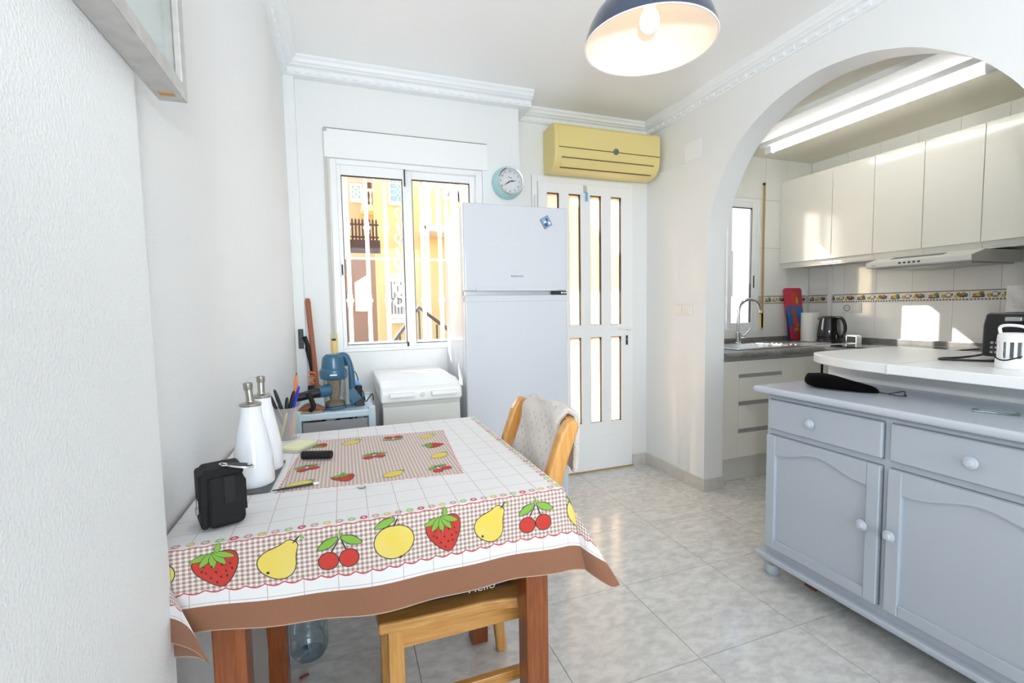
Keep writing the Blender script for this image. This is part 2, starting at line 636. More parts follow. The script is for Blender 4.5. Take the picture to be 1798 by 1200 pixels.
struct(ab.build('wall_right', 'plaster', None, 0, 2, 0, 0, 30))

# cornices: profile swept along a path, with dentil blocks as pieces
PROF = [(0, 0), (0.072, 0), (0.072, 0.012), (0.062, 0.020), (0.056, 0.033), (0.044, 0.037), (0.040, 0.043), (0.026, 0.046), (0.020, 0.050),
        (0.020, 0.074), (0.025, 0.077), (0.018, 0.082), (0.0, 0.083)]
dentil_me = None
def cornice(name, path, side=1, dent0=0.02, zt=ZC, caps=True):
    """path: plan points; the profile grows to the left (side=1) of the walking direction"""
    global dentil_me
    P = [Vector((a, b, 0)) for a, b in path]
    n = len(P)
    rings = []
    for i, p in enumerate(P):
        d1 = (P[i] - P[i - 1]).normalized() if i else (P[1] - P[0]).normalized()
        d2 = (P[i + 1] - P[i]).normalized() if i < n - 1 else d1
        n1, n2 = Vector((-d1.y, d1.x, 0)) * side, Vector((-d2.y, d2.x, 0)) * side
        mit = (n1 + n2).normalized()
        mit = mit / max(0.3, mit.dot(n1))
        rings.append([(p + mit * w) + Vector((0, 0, zt - h)) for w, h in PROF])
    b = MB()
    m = len(PROF)
    V = [q for r in rings for q in r]
    F = [(i * m + j, i * m + j + 1, (i + 1) * m + j + 1, (i + 1) * m + j) for i in range(n - 1) for j in range(m - 1)]
    if side < 0:
        F = [tuple(reversed(f)) for f in F]
    b.add(V, F)
    b.add(rings[0], [tuple(range(m))])
    b.add(rings[-1], [tuple(range(m))[::-1]])
    o = struct(b.build(name, 'cornice'))
    for i in range(n - 1):
        L = (P[i + 1] - P[i]).length
        if L < 0.2:
            continue
        d = (P[i + 1] - P[i]).normalized()
        nn = Vector((-d.y, d.x, 0)) * side
        s = dent0
        k = 0
        while s < L - 0.03:
            if dentil_me is None:
                q = MB().box(-0.014, 0.014, 0.018, 0.0265, -0.072, -0.052).build('dentil', 'cornice')
                dentil_me = q.data
            else:
                q = bpy.data.objects.new('dentil', dentil_me)
                COL.objects.link(q)
            c = P[i] + d * s
            ang = math.atan2(d.y, d.x)
            q.matrix_basis = Matrix.Translation((c.x, c.y, zt)) @ Matrix.Rotation(ang, 4, 'Z') @ (Matrix.Identity(4) if side > 0 else Matrix.Scale(-1, 4, (0, 1, 0)))
            q.parent = o
            s += 0.058
    return o

struct(box('trim_1', 'cornice', None, -0.25, 1.135, 2.735, YD - 0.001, 2.418, ZC - 0.0005))     # boxed beam over the window
cornice('trim_2', [(1.135, 2.735), (-0.24, 2.735)], 1, 0.03)
cornice('trim_3', [(XR, YD), (1.136, YD)], 1, 0.06)
cornice('trim_4', [(XR, YF), (XR, YD)], 1, 0.03)
lp = [(wall_x(2.735 - 0.06 * k), 2.735 - 0.06 * k) for k in range(19)]
lp = [(-0.24, 2.735), (-0.24, 2.21)] + [(wall_x(y), y) for y in [2.1 - 0.08 * k for k in range(7)]] + [(-0.352, 0.98)]
cornice('trim_5', lp, 1, 0.03)

def baseboard(name, x0, x1, y0, y1):
    b = MB().box(x0, x1, y0, y1, 0, 0.066)
    sx, sy = (0.002, 0.002)
    b.box(x0 + sx, x1 - 0.0005, y0 + sy, y1 - 0.0005, 0.066, 0.080)
    return struct(b.build(name, 'marble_skirting', None, 0.002))
baseboard('baseboard_right', XR - 0.012, XR + 0.002, 2.3455, YD + 0.001)
baseboard('baseboard_arch', XR - 0.012, XR2 + 0.004, 2.33, 2.345)
baseboard('baseboard_back', 2.014, XR - 0.011, YD - 0.012, YD + 0.002)

# ------------------------------------------------------------------ main window
def window_main():
    w = thing('window_1', None, None, (0.4, YW, 0.97))
    w['kind'] = 'structure'
    y0, y1 = YW + 0.004, YW + 0.06
    f = MB()
    f.box(-0.034, 0.0, y0, y1, 0.966, 2.029); f.box(0.79, 0.829, y0, y1, 0.966, 2.029)
    f.box(0.0, 0.79, y0, y1, 0.966, 0.985); f.box(0.0, 0.79, y0, y1, 2.0, 2.029)
    f.build('window_frame', 'pvc', w, 0.003)
    def sash(x0, x1, gx0, gx1, gz0, gz1, ya, yb):
        s = MB()
        s.box(x0, gx0, ya, yb, 0.985, 2.0); s.box(gx1, x1, ya, yb, 0.985, 2.0)
        s.box(gx0, gx1, ya, yb, 0.985, gz0); s.box(gx0, gx1, ya, yb, gz1, 2.0)
        o = s.build('sash', 'pvc', w, 0.003)
        g = MB()
        e = 0.004
        g.box(gx0, gx0 + e, ya + 0.006, yb, gz0, gz1); g.box(gx1 - e, gx1, ya + 0.006, yb, gz0, gz1)
        g.box(gx0, gx1, ya + 0.006, yb, gz0, gz0 + e); g.box(gx0, gx1, ya + 0.006, yb, gz1 - e, gz1)
        g.build('gasket', 'gasket', o)
        p = MB().box(gx0 + e, gx1 - e, (ya + yb) / 2, (ya + yb) / 2 + 0.004, gz0 + e, gz1 - e).build('pane', 'glass', o)
        return o
    a = sash(0.0, 0.369, 0.022, 0.354, 1.004, 1.945, y0 + 0.004, y0 + 0.026)
    c = sash(0.366, 0.79, 0.410, 0.757, 1.0, 1.956, y0 + 0.028, y0 + 0.05)
    g = MB(); g.box(0.363, 0.3705, y0 + 0.001, y0 + 0.027, 1.905, 2.0); g.box(0.352, 0.363, y0 + 0.002, y0 + 0.026, 0.972, 1.01)
    g.build('brush_seal', 'gasket', w)
    h = MB().box(0.004, 0.018, y0 - 0.004, y0 + 0.005, 1.385, 1.475).build('sash_latch', 'white_plastic', a, 0.003)
    MB().box(0.007, 0.015, y0 - 0.006, y0 - 0.003, 1.40, 1.455).build('latch_slider', 'ink', h)
    MB().box(0.007, 0.015, y0 - 0.0062, y0 - 0.003, 1.396, 1.403).build('latch_mark', 'red_plastic', h)
    MB().lathe([(0.011, 0), (0.011, 0.003)], (0.389, y0 + 0.0275, 1.385), (0, -1, 0), 16).build('sash_button', 'white_plastic', c)
    struct(box('window_sill', 'plaster', None, -0.03, 0.825, YW + 0.062, YD + 0.05, 0.93, 0.975))
window_main()
sbx = thing('shutter_box', 'white roller shutter box cover above the sliding window', 'shutter box', (0.4, YW, 2.03))
MB().box(-0.056, 0.86, YW - 0.008, YW + 0.004, 2.031, 2.182).build('cover', 'pvc', sbx, 0.002)
MB().box(-0.056, 0.86, YW - 0.0095, YW, 2.184, 2.187).build('lip', 'strap_beige', sbx)
sp = thing('shutter_strap', 'pale grey roller shutter strap beside the sliding window', 'strap', (-0.055, YW, 1.0))
MB().box(-0.060, -0.040, YW - 0.006, YW - 0.0045, 1.0, 2.165).build('webbing', 'strap_beige', sp)
MB().box(-0.060, -0.040, YW - 0.012, YW - 0.001, 2.165, 2.178).build('guide', 'alu', sp)
wd = thing('strap_winder', 'yellowed plastic strap winder under the roller shutter strap', 'strap winder', (-0.05, YW, 0.9))
MB().box(-0.068, -0.030, YW - 0.004, YW + 0.001, 0.86, 1.075).build('plate', 'winder_yellow', wd, 0.001)
MB().box(-0.060, -0.036, YW - 0.012, YW - 0.003, 0.88, 1.035).build('cover', 'winder_yellow', wd, 0.004)
MB().box(-0.060, -0.039, YW - 0.0135, YW - 0.004, 1.036, 1.046).build('slot', 'gasket', wd)

# ------------------------------------------------------------------ glazed door
def door_main():
    d = thing('door_1', None, None, (1.62, YD, 0))
    d['kind'] = 'structure'
    f = MB()
    y0, y1 = YD - 0.012, YD + 0.06
    f.box(1.224, 1.262, y0, y1, 0, 2.081); f.box(1.972, 2.010, y0, y1, 0, 2.081); f.box(1.262, 1.972, y0, y1, 2.043, 2.081)
    f.build('door_frame', 'pvc', d, 0.003)
    l0, l1 = YD - 0.02, YD + 0.03
    X = [(1.32, 1.422), (1.483, 1.585), (1.648, 1.749), (1.814, 1.913)]
    lf = MB()
    zs = [(0.353, 0.986), (1.063, 1.978)]
    xe = [1.264] + [v for p in X for v in p] + [1.970]
    for k in range(0, len(xe), 2):
        lf.box(xe[k], xe[k + 1], l0, l1, 0.012, 2.041)
    for a, b in X:
        lf.box(a, b, l0, l1, 0.012, 0.353); lf.box(a, b, l0, l1, 0.986, 1.063); lf.box(a, b, l0, l1, 1.978, 2.041)
    leaf = lf.build('door_leaf', 'pvc', d)
    for a, b in X:
        for z0, z1 in zs:
            fr = MB()
            e, g = 0.006, 0.008
            fr.box(a, a + e, l0 - 0.004, l0 + 0.01, z0, z1); fr.box(b - e, b, l0 - 0.004, l0 + 0.01, z0, z1)
            fr.box(a + e, b - e, l0 - 0.004, l0 + 0.01, z0, z0 + e); fr.box(a + e, b - e, l0 - 0.004, l0 + 0.01, z1 - e, z1)
            q = fr.build('pane_bead', 'pvc', leaf)
            dk = MB()
            dk.box(a + e, a + e + 0.003, l0 + 0.012, l1 - 0.004, z0, z1); dk.box(b - e - 0.003, b - e, l0 + 0.002, l1 - 0.004, z0, z1)
            dk.box(a + e, b - e, l0 + 0.004, l1 - 0.004, z1 - e - 0.003, z1 - e); dk.box(a + e, b - e, l0 + 0.006, l1 - 0.004, z0 + e, z0 + e + 0.002)
            dk.build('gasket', 'gasket', leaf)
            MB().box(a + e, b - e, l0 + 0.022, l0 + 0.026, z0 + e, z1 - e).build('pane', 'glass_obscure', leaf)
    p = MB().box(1.31, 1.925, l0 - 0.006, l0, 0.075, 0.255).build('panel', 'pvc', leaf, 0.005)
    h = MB().tube(smooth_path([(1.962, l0, 1.033), (1.962, l0 - 0.035, 1.033), (1.95, l0 - 0.045, 1.034), (1.86, l0 - 0.045, 1.038)], 4), 0.008, 10)
    h.lathe([(0.018, 0), (0.018, 0.008), (0.01, 0.01)], (1.962, l0, 1.033), (0, -1, 0), 18)
    h.build('door_handle', 'white_plastic', leaf)
    k = MB().box(1.945, 1.962, l0 - 0.006, l0, 0.915, 0.985).build('lock_plate', 'gasket', leaf, 0.003)
    MB().lathe([(0.005, 0), (0.005, 0.006)], (1.9535, l0 - 0.005, 0.955), (0, -1, 0), 12).build('key_barrel', 'steel', k)
    for z in (0.3, 1.1, 1.9):
        MB().lathe([(0.009, -0.05), (0.009, 0.05)], (1.243, YD - 0.022, z), (0, 0, 1), 12).build('hinge', 'white_plastic', d)
    struct(box('door_sill', 'strap_brown', None, 1.225, 2.01, YD - 0.022, YD + 0.1, -0.003, 0.010))
door_main()
hk = thing('door_hook', 'small beige stick-on hook holding a blue tag on the glazed door', 'hook', (1.617, YD - 0.022, 2.0))
MB().box(1.604, 1.630, YD - 0.026, YD - 0.0205, 1.985, 2.035).build('hook_plate', 'strap_beige', hk, 0.006)
MB().tube([(1.617, YD - 0.026, 1.995), (1.617, YD - 0.04, 1.990), (1.617, YD - 0.042, 2.0)], 0.003, 8).build('prong', 'strap_beige', hk)
MB().box(1.608, 1.626, YD - 0.046, YD - 0.040, 1.925, 1.985).build('blue_tag', 'sky_blue', hk, 0.003)

# ------------------------------------------------------------------ kitchen window
def window_kitchen():
    w = thing('window_2', None, None, (2.9, YD, 0.97))
    w['kind'] = 'structure'
    y0, y1 = YD + 0.004, YD + 0.06
    f = MB()
    f.box(2.602, 2.632, y0, y1, 0.974, 2.05); f.box(3.215, 3.243, y0, y1, 0.974, 2.05)
    f.box(2.632, 3.215, y0, y1, 0.974, 1.0); f.box(2.632, 3.215, y0, y1, 2.02, 2.05)
    f.build('window_frame', 'pvc', w, 0.003)
    for x0, x1, k in ((2.632, 2.93, 0.028), (2.915, 3.215, 0.004)):
        s = MB()
        ya, yb = y0 + k, y0 + k + 0.022
        s.box(x0, x0 + 0.042, ya, yb, 1.0, 2.02); s.box(x1 - 0.045, x1, ya, yb, 1.0, 2.02)
        s.box(x0 + 0.042, x1 - 0.045, ya, yb, 1.0, 1.045); s.box(x0 + 0.042, x1 - 0.045, ya, yb, 1.975, 2.02)
        o = s.build('sash', 'pvc', w, 0.003)
        g = MB()
        g.box(x1 - 0.05, x1 - 0.045, ya + 0.005, yb, 1.045, 1.975); g.box(x0 + 0.042, x0 + 0.046, ya + 0.005, yb, 1.045, 1.975)
        g.box(x0 + 0.042, x1 - 0.045, ya + 0.005, yb, 1.971, 1.975)
        g.build('gasket', 'gasket', o)
        MB().box(x0 + 0.044, x1 - 0.047, (ya + yb) / 2, (ya + yb) / 2 + 0.004, 1.045, 1.975).build('pane', 'glass', o)
        if k < 0.01:
            MB().box(3.186, 3.196, ya - 0.004, ya + 0.001, 1.33, 1.43).build('sash_latch', 'ink', o, 0.002)
window_kitchen()
ks = thing('kitchen_strap', 'brown roller shutter strap beside the small kitchen window', 'strap', (3.27, YD, 1.0))
MB().box(3.262, 3.28, YD - 0.012, YD - 0.0105, 1.0, 2.16).build('webbing', 'strap_brown', ks)
MB().box(3.262, 3.28, YD - 0.014, YD - 0.001, 2.16, 2.178).build('guide', 'out_brown', ks)
MB().box(3.256, 3.286, YD - 0.012, YD + 0.002, 0.985, 1.14).build('winder_plate', 'winder_yellow', ks, 0.003)

# kitchen wall tiles, each its own piece
rows = [(0.806, 1.1935), (1.2625, 1.6545), (1.6575, 2.0425), (2.0455, 2.379)]
wk_b, wk_s = bpy.data.objects['wall_kitchen_back'], bpy.data.objects['wall_kitchen_side']
def ktile(x0, x1, y0, y1, z0, z1, parent):
    o = MB().box(x0, x1, y0, y1, z0, z1).build('wall_tile', 'wall_tile', parent)
    return o
holes = (2.602, 3.243, 0.974, 2.05)
xs = [2.29] + [3.295 - 0.243 * k for k in range(4, 0, -1)] + [3.295, 3.538, 3.781, XK]
for a, b in zip(xs, xs[1:]):
    if b - a < 0.01:
        continue
    for z0, z1 in rows + [(0.45, 0.803)]:
        pieces = [(a + 0.001, b - 0.001, z0, z1)]
        out = []
        for (p, q, r, s) in pieces:
            if q <= holes[0] or p >= holes[1] or s <= holes[2] or r >= holes[3]:
                out.append((p, q, r, s))
            else:
                if p < holes[0]: out.append((p, holes[0], r, s))
                if q > holes[1]: out.append((holes[1], q, r, s))
                p2, q2 = max(p, holes[0]), min(q, holes[1])
                if r < holes[2]: out.append((p2, q2, r, holes[2]))
                if s > holes[3]: out.append((p2, q2, holes[3], s))
        for (p, q, r, s) in out:
            if q - p > 0.003 and s - r > 0.003:
                ktile(p, q, YD, YD + 0.008, r, s, wk_b)
yj = [YD - 0.002] + [2.643 - 0.2395 * k for k in range(0, 13)]
for b, a in zip(yj, yj[1:]):
    for z0, z1 in rows:
        ktile(XK, XK + 0.008, a + 0.001, b - 0.001, z0, z1, wk_s)

def border_mesh():
    """one border tile, facing -Y, origin at its lower left corner: fruit, bowl and jug motif with a check strip"""
    b = MB().box(0.001, 0.237, 0, 0.007, 0.0015, 0.0655, 0)
    def ell(cx, cz, rx, rz, m, y=-0.0006, n=14):
        V = [(cx + rx * cos(2 * pi * k / n), y, cz + rz * sin(2 * pi * k / n)) for k in range(n)]
        b.add(V, [tuple(range(n))], m)
    for k in range(13):
        b.add([(0.004 + k * 0.018, -0.0006, 0.003), (0.015 + k * 0.018, -0.0006, 0.003), (0.015 + k * 0.018, -0.0006, 0.011), (0.004 + k * 0.018, -0.0006, 0.011)], [(0, 1, 2, 3)], 6)
    b.add([(0.001, -0.0006, 0.061), (0.237, -0.0006, 0.061), (0.237, -0.0006, 0.0655), (0.001, -0.0006, 0.0655)], [(0, 1, 2, 3)], 6)
    ell(0.035, 0.022, 0.026, 0.006, 3); ell(0.025, 0.034, 0.013, 0.011, 4); ell(0.042, 0.037, 0.012, 0.013, 1)
    ell(0.06, 0.042, 0.013, 0.014, 2, -0.0008); ell(0.066, 0.028, 0.011, 0.011, 3, -0.001)
    ell(0.098, 0.030, 0.012, 0.012, 4); ell(0.098, 0.030, 0.007, 0.007, 1, -0.0008)
    ell(0.125, 0.035, 0.018, 0.018, 3); ell(0.125, 0.037, 0.013, 0.013, 0, -0.0008); ell(0.126, 0.024, 0.016, 0.006, 4, -0.001); ell(0.146, 0.04, 0.004, 0.009, 3)
    ell(0.166, 0.026, 0.012, 0.011, 1); ell(0.18, 0.040, 0.013, 0.012, 2); ell(0.192, 0.03, 0.012, 0.011, 5, -0.0008)
    ell(0.206, 0.043, 0.012, 0.011, 4, -0.0009); ell(0.219, 0.034, 0.011, 0.013, 3, -0.001); ell(0.205, 0.026, 0.009, 0.008, 6, -0.0011)
    return b
bo = border_mesh().build('border_tile', ['border_white', 'c_yellow', 'c_green', 'c_blue', 'c_orange', 'c_red', 'c_dark'])
bme = bo.data
first = True
def place_border(mw, parent):
    global first
    if first:
        o = bo
        first = False
    else:
        o = bpy.data.objects.new('border_tile', bme)
        COL.objects.link(o)
    o.matrix_basis = mw
    o.parent = parent
for k in range(2):
    place_border(Matrix.Translation((3.30 + 0.2395 * k, YD, 1.195)), wk_b)
for k in range(-1, 9):
    y = 2.552 - 0.2385 * k
    if y > YD - 0.01:
        continue
    place_border(Matrix.Translation((XK, y, 1.195)) @ Matrix.Rotation(-pi / 2, 4, 'Z'), wk_s)
place_border(Matrix.Translation((XK, YD - 0.003, 1.195)) @ Matrix.Rotation(-pi / 2, 4, 'Z') @ Matrix.Scale(0.645, 4, (1, 0, 0)), wk_s)
struct(box('trim_6', 'wall_tile', None, XK - 0.022, XK + 0.004, 2.735, 2.766, 0.885, 1.52, 0.003))

# ------------------------------------------------------------------ kitchen furniture
def upper_cabinet(y0, y1, label):
    t = thing('wall_cabinet', label, 'wall cabinet', (3.64, (y0 + y1) / 2, 1.49), 'wall cabinets over the worktop')
    MB().box(3.482, XK - 0.001, y0 + 0.001, y1 - 0.001, 1.50, 2.19).build('carcass', 'cab_side', t)
    MB().box(3.49, 3.51, y0 + 0.001, y1 - 0.001, 1.488, 1.528).build('light_rail', 'cab_white', t)
    MB().box(3.462, 3.481, y0 + 0.0018, y1 - 0.0018, 1.53, 2.194).build('door', 'cab_white', t, 0.0012)
    return t
cabs = [(2.51, 2.947, 'wide glossy white wall cabinet in the corner by the kitchen window'),
        (2.218, 2.51, 'narrow glossy white wall cabinet next to the corner cabinet'),
        (1.926, 2.218, 'glossy white wall cabinet over the near end of the cooker hood'),
        (1.633, 1.926, 'glossy white wall cabinet over the buttons and far end of the hood'),
        (1.34, 1.633, 'glossy white wall cabinet just past the cooker hood'),
        (1.04, 1.34, 'glossy white wall cabinet partly hidden behind the arch'),]
for a, b, l in cabs:
    upper_cabinet(a, b, l)

def base_unit(name, label, x0, x1, parts, cat='cabinet'):
    t = thing(name, label, cat, ((x0 + x1) / 2, 2.6, 0), 'base cabinets under the sink worktop')
    MB().box(x0 + 0.001, x1 - 0.001, 2.39, YD - 0.002, 0.165, 0.843).build('carcass', 'cab_side', t)
    MB().box(x0, x1, 2.42, 2.435, 0.001, 0.166).build('plinth', 'plinth', t)
    MB().box(x0 + 0.001, x1 - 0.001, 2.382, 2.391, 0.824, 0.844).build('top_channel', 'alu', t)
    for nm, z0, z1 in parts:
        if nm == 'channel':
            MB().box(x0 + 0.002, x1 - 0.002, 2.376, 2.392, z0, z1).build('grip_channel', 'alu', t)
        else:
            MB().box(x0 + 0.0015, x1 - 0.0015, 2.37, 2.389, z0, z1).build(nm, 'cab_white', t, 0.0012)
    return t
base_unit('filler_cabinet', 'narrow glossy white base panel against the arch wall', 2.292, 2.448, [('door', 0.171, 0.822)])
base_unit('drawer_cabinet', 'glossy white four-drawer base cabinet below the kitchen sink', 2.448, 2.833,
          [('drawer', 0.733, 0.822), ('channel', 0.708, 0.733), ('drawer', 0.550, 0.708), ('channel', 0.521, 0.550), ('drawer', 0.365, 0.521), ('channel', 0.335, 0.365), ('drawer', 0.173, 0.335)])
base_unit('door_cabinet', 'glossy white single-door base cabinet beside the four-drawer cabinet', 2.833, 3.208, [('door', 0.171, 0.822)])
for k, (y0, y1, l) in enumerate([(1.78, 2.36, 'glossy white base cabinet below the hob, behind the breakfast bar'), (1.2, 1.78, 'glossy white base cabinet past the hob, behind the breakfast bar')]):
    t = thing('base_cabinet', l, 'cabinet', (3.5, (y0 + y1) / 2, 0), 'base cabinets below the hob worktop')
    MB().box(3.23, XK - 0.002, y0 + 0.001, y1 - 0.001, 0.165, 0.843).build('carcass', 'cab_side', t)
    MB().box(3.27, 3.285, y0, y1, 0.001, 0.165).build('plinth', 'plinth', t)
    MB().box(3.21, 3.229, y0 + 0.0015, y1 - 0.0015, 0.171, 0.822).build('door', 'cab_white', t, 0.0012)

wt = thing('worktop', 'dark grey speckled kitchen worktop running round the corner', 'worktop', (3.2, 2.6, 0.845))
w = MB()
SX0, SX1, SY0, SY1 = 2.56, 3.06, 2.47, 2.80
w.box(2.293, SX0, 2.345, YD - 0.001, 0.845, 0.885); w.box(SX1, XK - 0.001, 2.345, YD - 0.001, 0.845, 0.885)
w.box(SX0, SX1, 2.345, SY0, 0.845, 0.885); w.box(SX0, SX1, SY1, YD - 0.001, 0.845, 0.885)
w.box(3.195, XK - 0.001, 1.0, 2.345, 0.845, 0.885)
w.build('slab', 'counter_dark', wt)
w = MB().tube([(2.293, 2.345, 0.865), (3.195, 2.345, 0.865)], 0.020, 12)
w.tube([(3.195, 2.345, 0.865), (3.195, 1.0, 0.865)], 0.020, 12)
w.build('rounded_edge', 'counter_dark', wt)
w = MB().box(2.293, XK - 0.001, YD - 0.014, YD - 0.001, 0.885, 0.922).box(XK - 0.014, XK - 0.001, 1.0, YD - 0.014, 0.885, 0.922)
w.build('upstand', 'counter_dark', wt, 0.004)

# sink, drainer and tap
sk = thing('kitchen_sink', 'stainless steel inset sink with drainer under the kitchen window', 'sink', (2.81, 2.63, 0.885))
b = MB()
b.box(2.50, SX0 + 0.01, 2.43, 2.86, 0.8855, 0.891); b.box(SX1 - 0.01, 3.52, 2.43, 2.86, 0.8855, 0.891)
b.box(SX0 + 0.01, SX1 - 0.01, 2.43, SY0 + 0.01, 0.8855, 0.891); b.box(SX0 + 0.01, SX1 - 0.01, SY1 - 0.01, 2.86, 0.8855, 0.891)
b.build('rim', 'steel', sk, 0.002)
b = MB()
q = 0.01
P = [(SX0 + q, SY0 + q), (SX1 - q, SY0 + q), (SX1 - q, SY1 - q), (SX0 + q, SY1 - q)]
Q = [(x + (0.02 if x < 2.8 else -0.02), y + (0.02 if y < 2.6 else -0.02)) for x, y in P]
b.add([(x, y, 0.889) for x, y in P] + [(x, y, 0.74) for x, y in Q], [(0, 1, 5, 4), (1, 2, 6, 5), (2, 3, 7, 6), (3, 0, 4, 7), (4, 5, 6, 7)])
b.build('bowl', 'steel', sk)
b = MB()
for k in range(8):
    b.box(3.12, 3.48, 2.50 + k * 0.04, 2.512 + k * 0.04, 0.891, 0.894)
b.build('drainer_ribs', 'steel', sk, 0.001)
tp = thing('mixer_tap', 'chrome swan-neck mixer tap behind the kitchen sink', 'tap', (2.905, 2.83, 0.891))
TB = (2.905, 2.83)
MB().lathe([(0.026, 0), (0.026, 0.006), (0.021, 0.01), (0.021, 0.085), (0.015, 0.09)], (TB[0], TB[1], 0.891), (0, 0, 1), 20).build('base', 'chrome', tp)
arc = [(TB[0], TB[1], 0.97), (TB[0], TB[1], 1.12), (TB[0] + 0.012, TB[1] - 0.002, 1.185), (TB[0] + 0.055, TB[1] - 0.010, 1.225), (TB[0] + 0.11, TB[1] - 0.02, 1.232),
       (TB[0] + 0.16, TB[1] - 0.03, 1.205), (TB[0] + 0.185, TB[1] - 0.035, 1.16), (TB[0] + 0.19, TB[1] - 0.036, 1.125)]
MB().tube(smooth_path(arc, 5), 0.0125, 12).build('spout', 'chrome', tp)
MB().tube([(TB[0] + 0.19, TB[1] - 0.036, 1.118), (TB[0] + 0.19, TB[1] - 0.036, 1.128)], 0.011, 12).build('aerator', 'gasket', tp)
lv = MB().lathe([(0.018, 0), (0.02, 0.03), (0.014, 0.045)], (TB[0] + 0.012, TB[1] - 0.008, 0.945), (1, -0.3, 0), 16)
lv.tube([(TB[0] + 0.045, TB[1] - 0.02, 0.95), (TB[0] + 0.10, TB[1] - 0.03, 1.01)], [0.005, 0.004], 8)
lv.build('lever', 'chrome', tp)

# hood, hob
hd = thing('cooker_hood', 'slim light grey cooker hood under the wall cabinets', 'cooker hood', (3.55, 1.87, 1.415))
prof = [(XK - 0.002, 1.416), (3.315, 1.416), (3.302, 1.42), (3.302, 1.452), (3.43, 1.487), (XK - 0.002, 1.487)]
MB().prism(prof, 1.592, 2.152, 'y').build('body', 'freezer_grey', hd, 0.003)
sl = Vector((0.128, 0, 0.035)).normalized()
MB().obox((3.385, 1.90, 1.4755), (0, 1, 0), sl, sl.cross(Vector((0, 1, 0))), 0.14, 0.022, 0.0012).build('vent_grille', 'ink_grey', hd)
for k in range(5):
    MB().box(3.2985, 3.3025, 1.84 + k * 0.026, 1.852 + k * 0.026, 1.432, 1.442).build('button', 'ink', hd, 0.001)
MB().box(3.36, 3.78, 1.62, 2.12, 1.409, 1.4165).build('filter', 'alu', hd)
put_text('brand_lettering', 'cata', 0.012, (3.3015, 2.105, 1.434), pi / 2, -pi / 2, 'ink_grey', hd)
hb = thing('hob', 'black glass hob set in the worktop below the hood', 'hob', (3.5, 2.05, 0.885))
MB().box(3.25, 3.76, 1.75, 2.34, 0.8855, 0.893).build('glass', 'hob_glass', hb, 0.001)
for x, y, r in ((3.38, 1.92, 0.09), (3.38, 2.18, 0.07), (3.63, 1.92, 0.07), (3.63, 2.18, 0.09)):
    MB().lathe([(r - 0.003, 0), (r, 0), (r, 0.0006), (r - 0.003, 0.0006)], (x, y, 0.893), (0, 0, 1), 32, 0, True).build('zone_ring', 'ink_grey', hb)

# small things on the worktop
tr = thing('serving_tray', 'tall red and blue tray with painted peppers leaning on the tiles', 'tray', (3.58, 2.9, 0.885))
tilt = radians(6)
ex, ez = Vector((1, 0, 0)), Vector((0, sin(tilt), cos(tilt)))
ey = ez.cross(ex)
O = Vector((3.50, 2.885, 0.892))
def tpt(a, h, d=0): return O + ex * a + ez * h - ey * d * -1
b = MB()
pts = [(0.03, 0.0), (0.15, 0), (0.165, 0.22), (0.168, 0.42), (0.155, 0.437), (0.015, 0.437), (0.0, 0.42), (0.008, 0.22)]
V = [O + ex * a * 1.2 + ez * h for a, h in pts] + [O + ex * a * 1.2 + ez * h + ey * 0.012 for a, h in pts]
n = len(pts)
b.add(V, [tuple(range(n)), tuple(range(2 * n - 1, n - 1, -1))] + [(i, n + i, n + (i + 1) % n, (i + 1) % n) for i in range(n)])
b.build('board', 'tray_red', tr, 0.002)
def tray_patch(name, poly, m, parent, d):
    b = MB()
    V = [O + ex * a * 1.2 + ez * h - ey * d for a, h in poly]
    n = len(V)
    b.add(V + [p + ey * 0.0006 for p in V], [tuple(range(n)), tuple(range(2 * n - 1, n - 1, -1))] + [(i, n + i, n + (i + 1) % n, (i + 1) % n) for i in range(n)])
    return b.build(name, m, parent)
def ell2(cx, cz, rx, rz, n=18): return [(cx + rx * cos(2 * pi * k / n), cz + rz * sin(2 * pi * k / n)) for k in range(n)]
tray_patch('blue_field', [(0.018, 0.11), (0.162, 0.11), (0.166, 0.265), (0.14, 0.285), (0.03, 0.285), (0.006, 0.265)], 'tray_blue', tr, 0.0012)
tray_patch('navy_edge', [(0.004, 0.005), (0.03, 0.0), (0.02, 0.11), (0.010, 0.25), (0.004, 0.25)], 'tray_navy', tr, 0.0016)
for cx, cz, rx, rz, m in ((0.085, 0.352, 0.034, 0.048, 'fruit_red'), (0.085, 0.352, 0.014, 0.04, 'c_orange'), (0.112, 0.33, 0.01, 0.03, 'leaf_green'), (0.075, 0.235, 0.02, 0.035, 'c_red'),
                          (0.085, 0.16, 0.022, 0.05, 'fruit_red'), (0.10, 0.125, 0.02, 0.02, 'c_orange'), (0.09, 0.08, 0.022, 0.02, 'leaf_green'), (0.09, 0.05, 0.02, 0.03, 'c_red')):
    tray_patch('painted_pepper', ell2(cx, cz, rx, rz), m, tr, 0.0020 + 0.0004 * random.random())
pr = thing('paper_roll', 'white kitchen paper roll standing beside the red tray', 'paper roll', (3.625, 2.785, 0.885))
MB().lathe([(0.02, 0), (0.066, 0), (0.067, 0.1), (0.066, 0.232), (0.02, 0.232)], (3.625, 2.785, 0.8855), (0, 0, 1), 32, 0, True).build('roll', 'paper_roll', pr)
MB().lathe([(0.0195, 0.0), (0.0195, 0.231), (0.018, 0.231), (0.018, 0)], (3.625, 2.785, 0.8855), (0, 0, 1), 20, 0, True).build('core', 'cork', pr)
kt = thing('kettle', 'glossy black electric kettle beside the paper roll', 'kettle', (3.60, 2.605, 0.885))
KC = (3.60, 2.605, 0.886)
MB().lathe([(0.085, 0), (0.088, 0.01), (0.085, 0.022), (0.07, 0.024)], KC, (0, 0, 1), 28).build('power_base', 'black_plastic', kt)
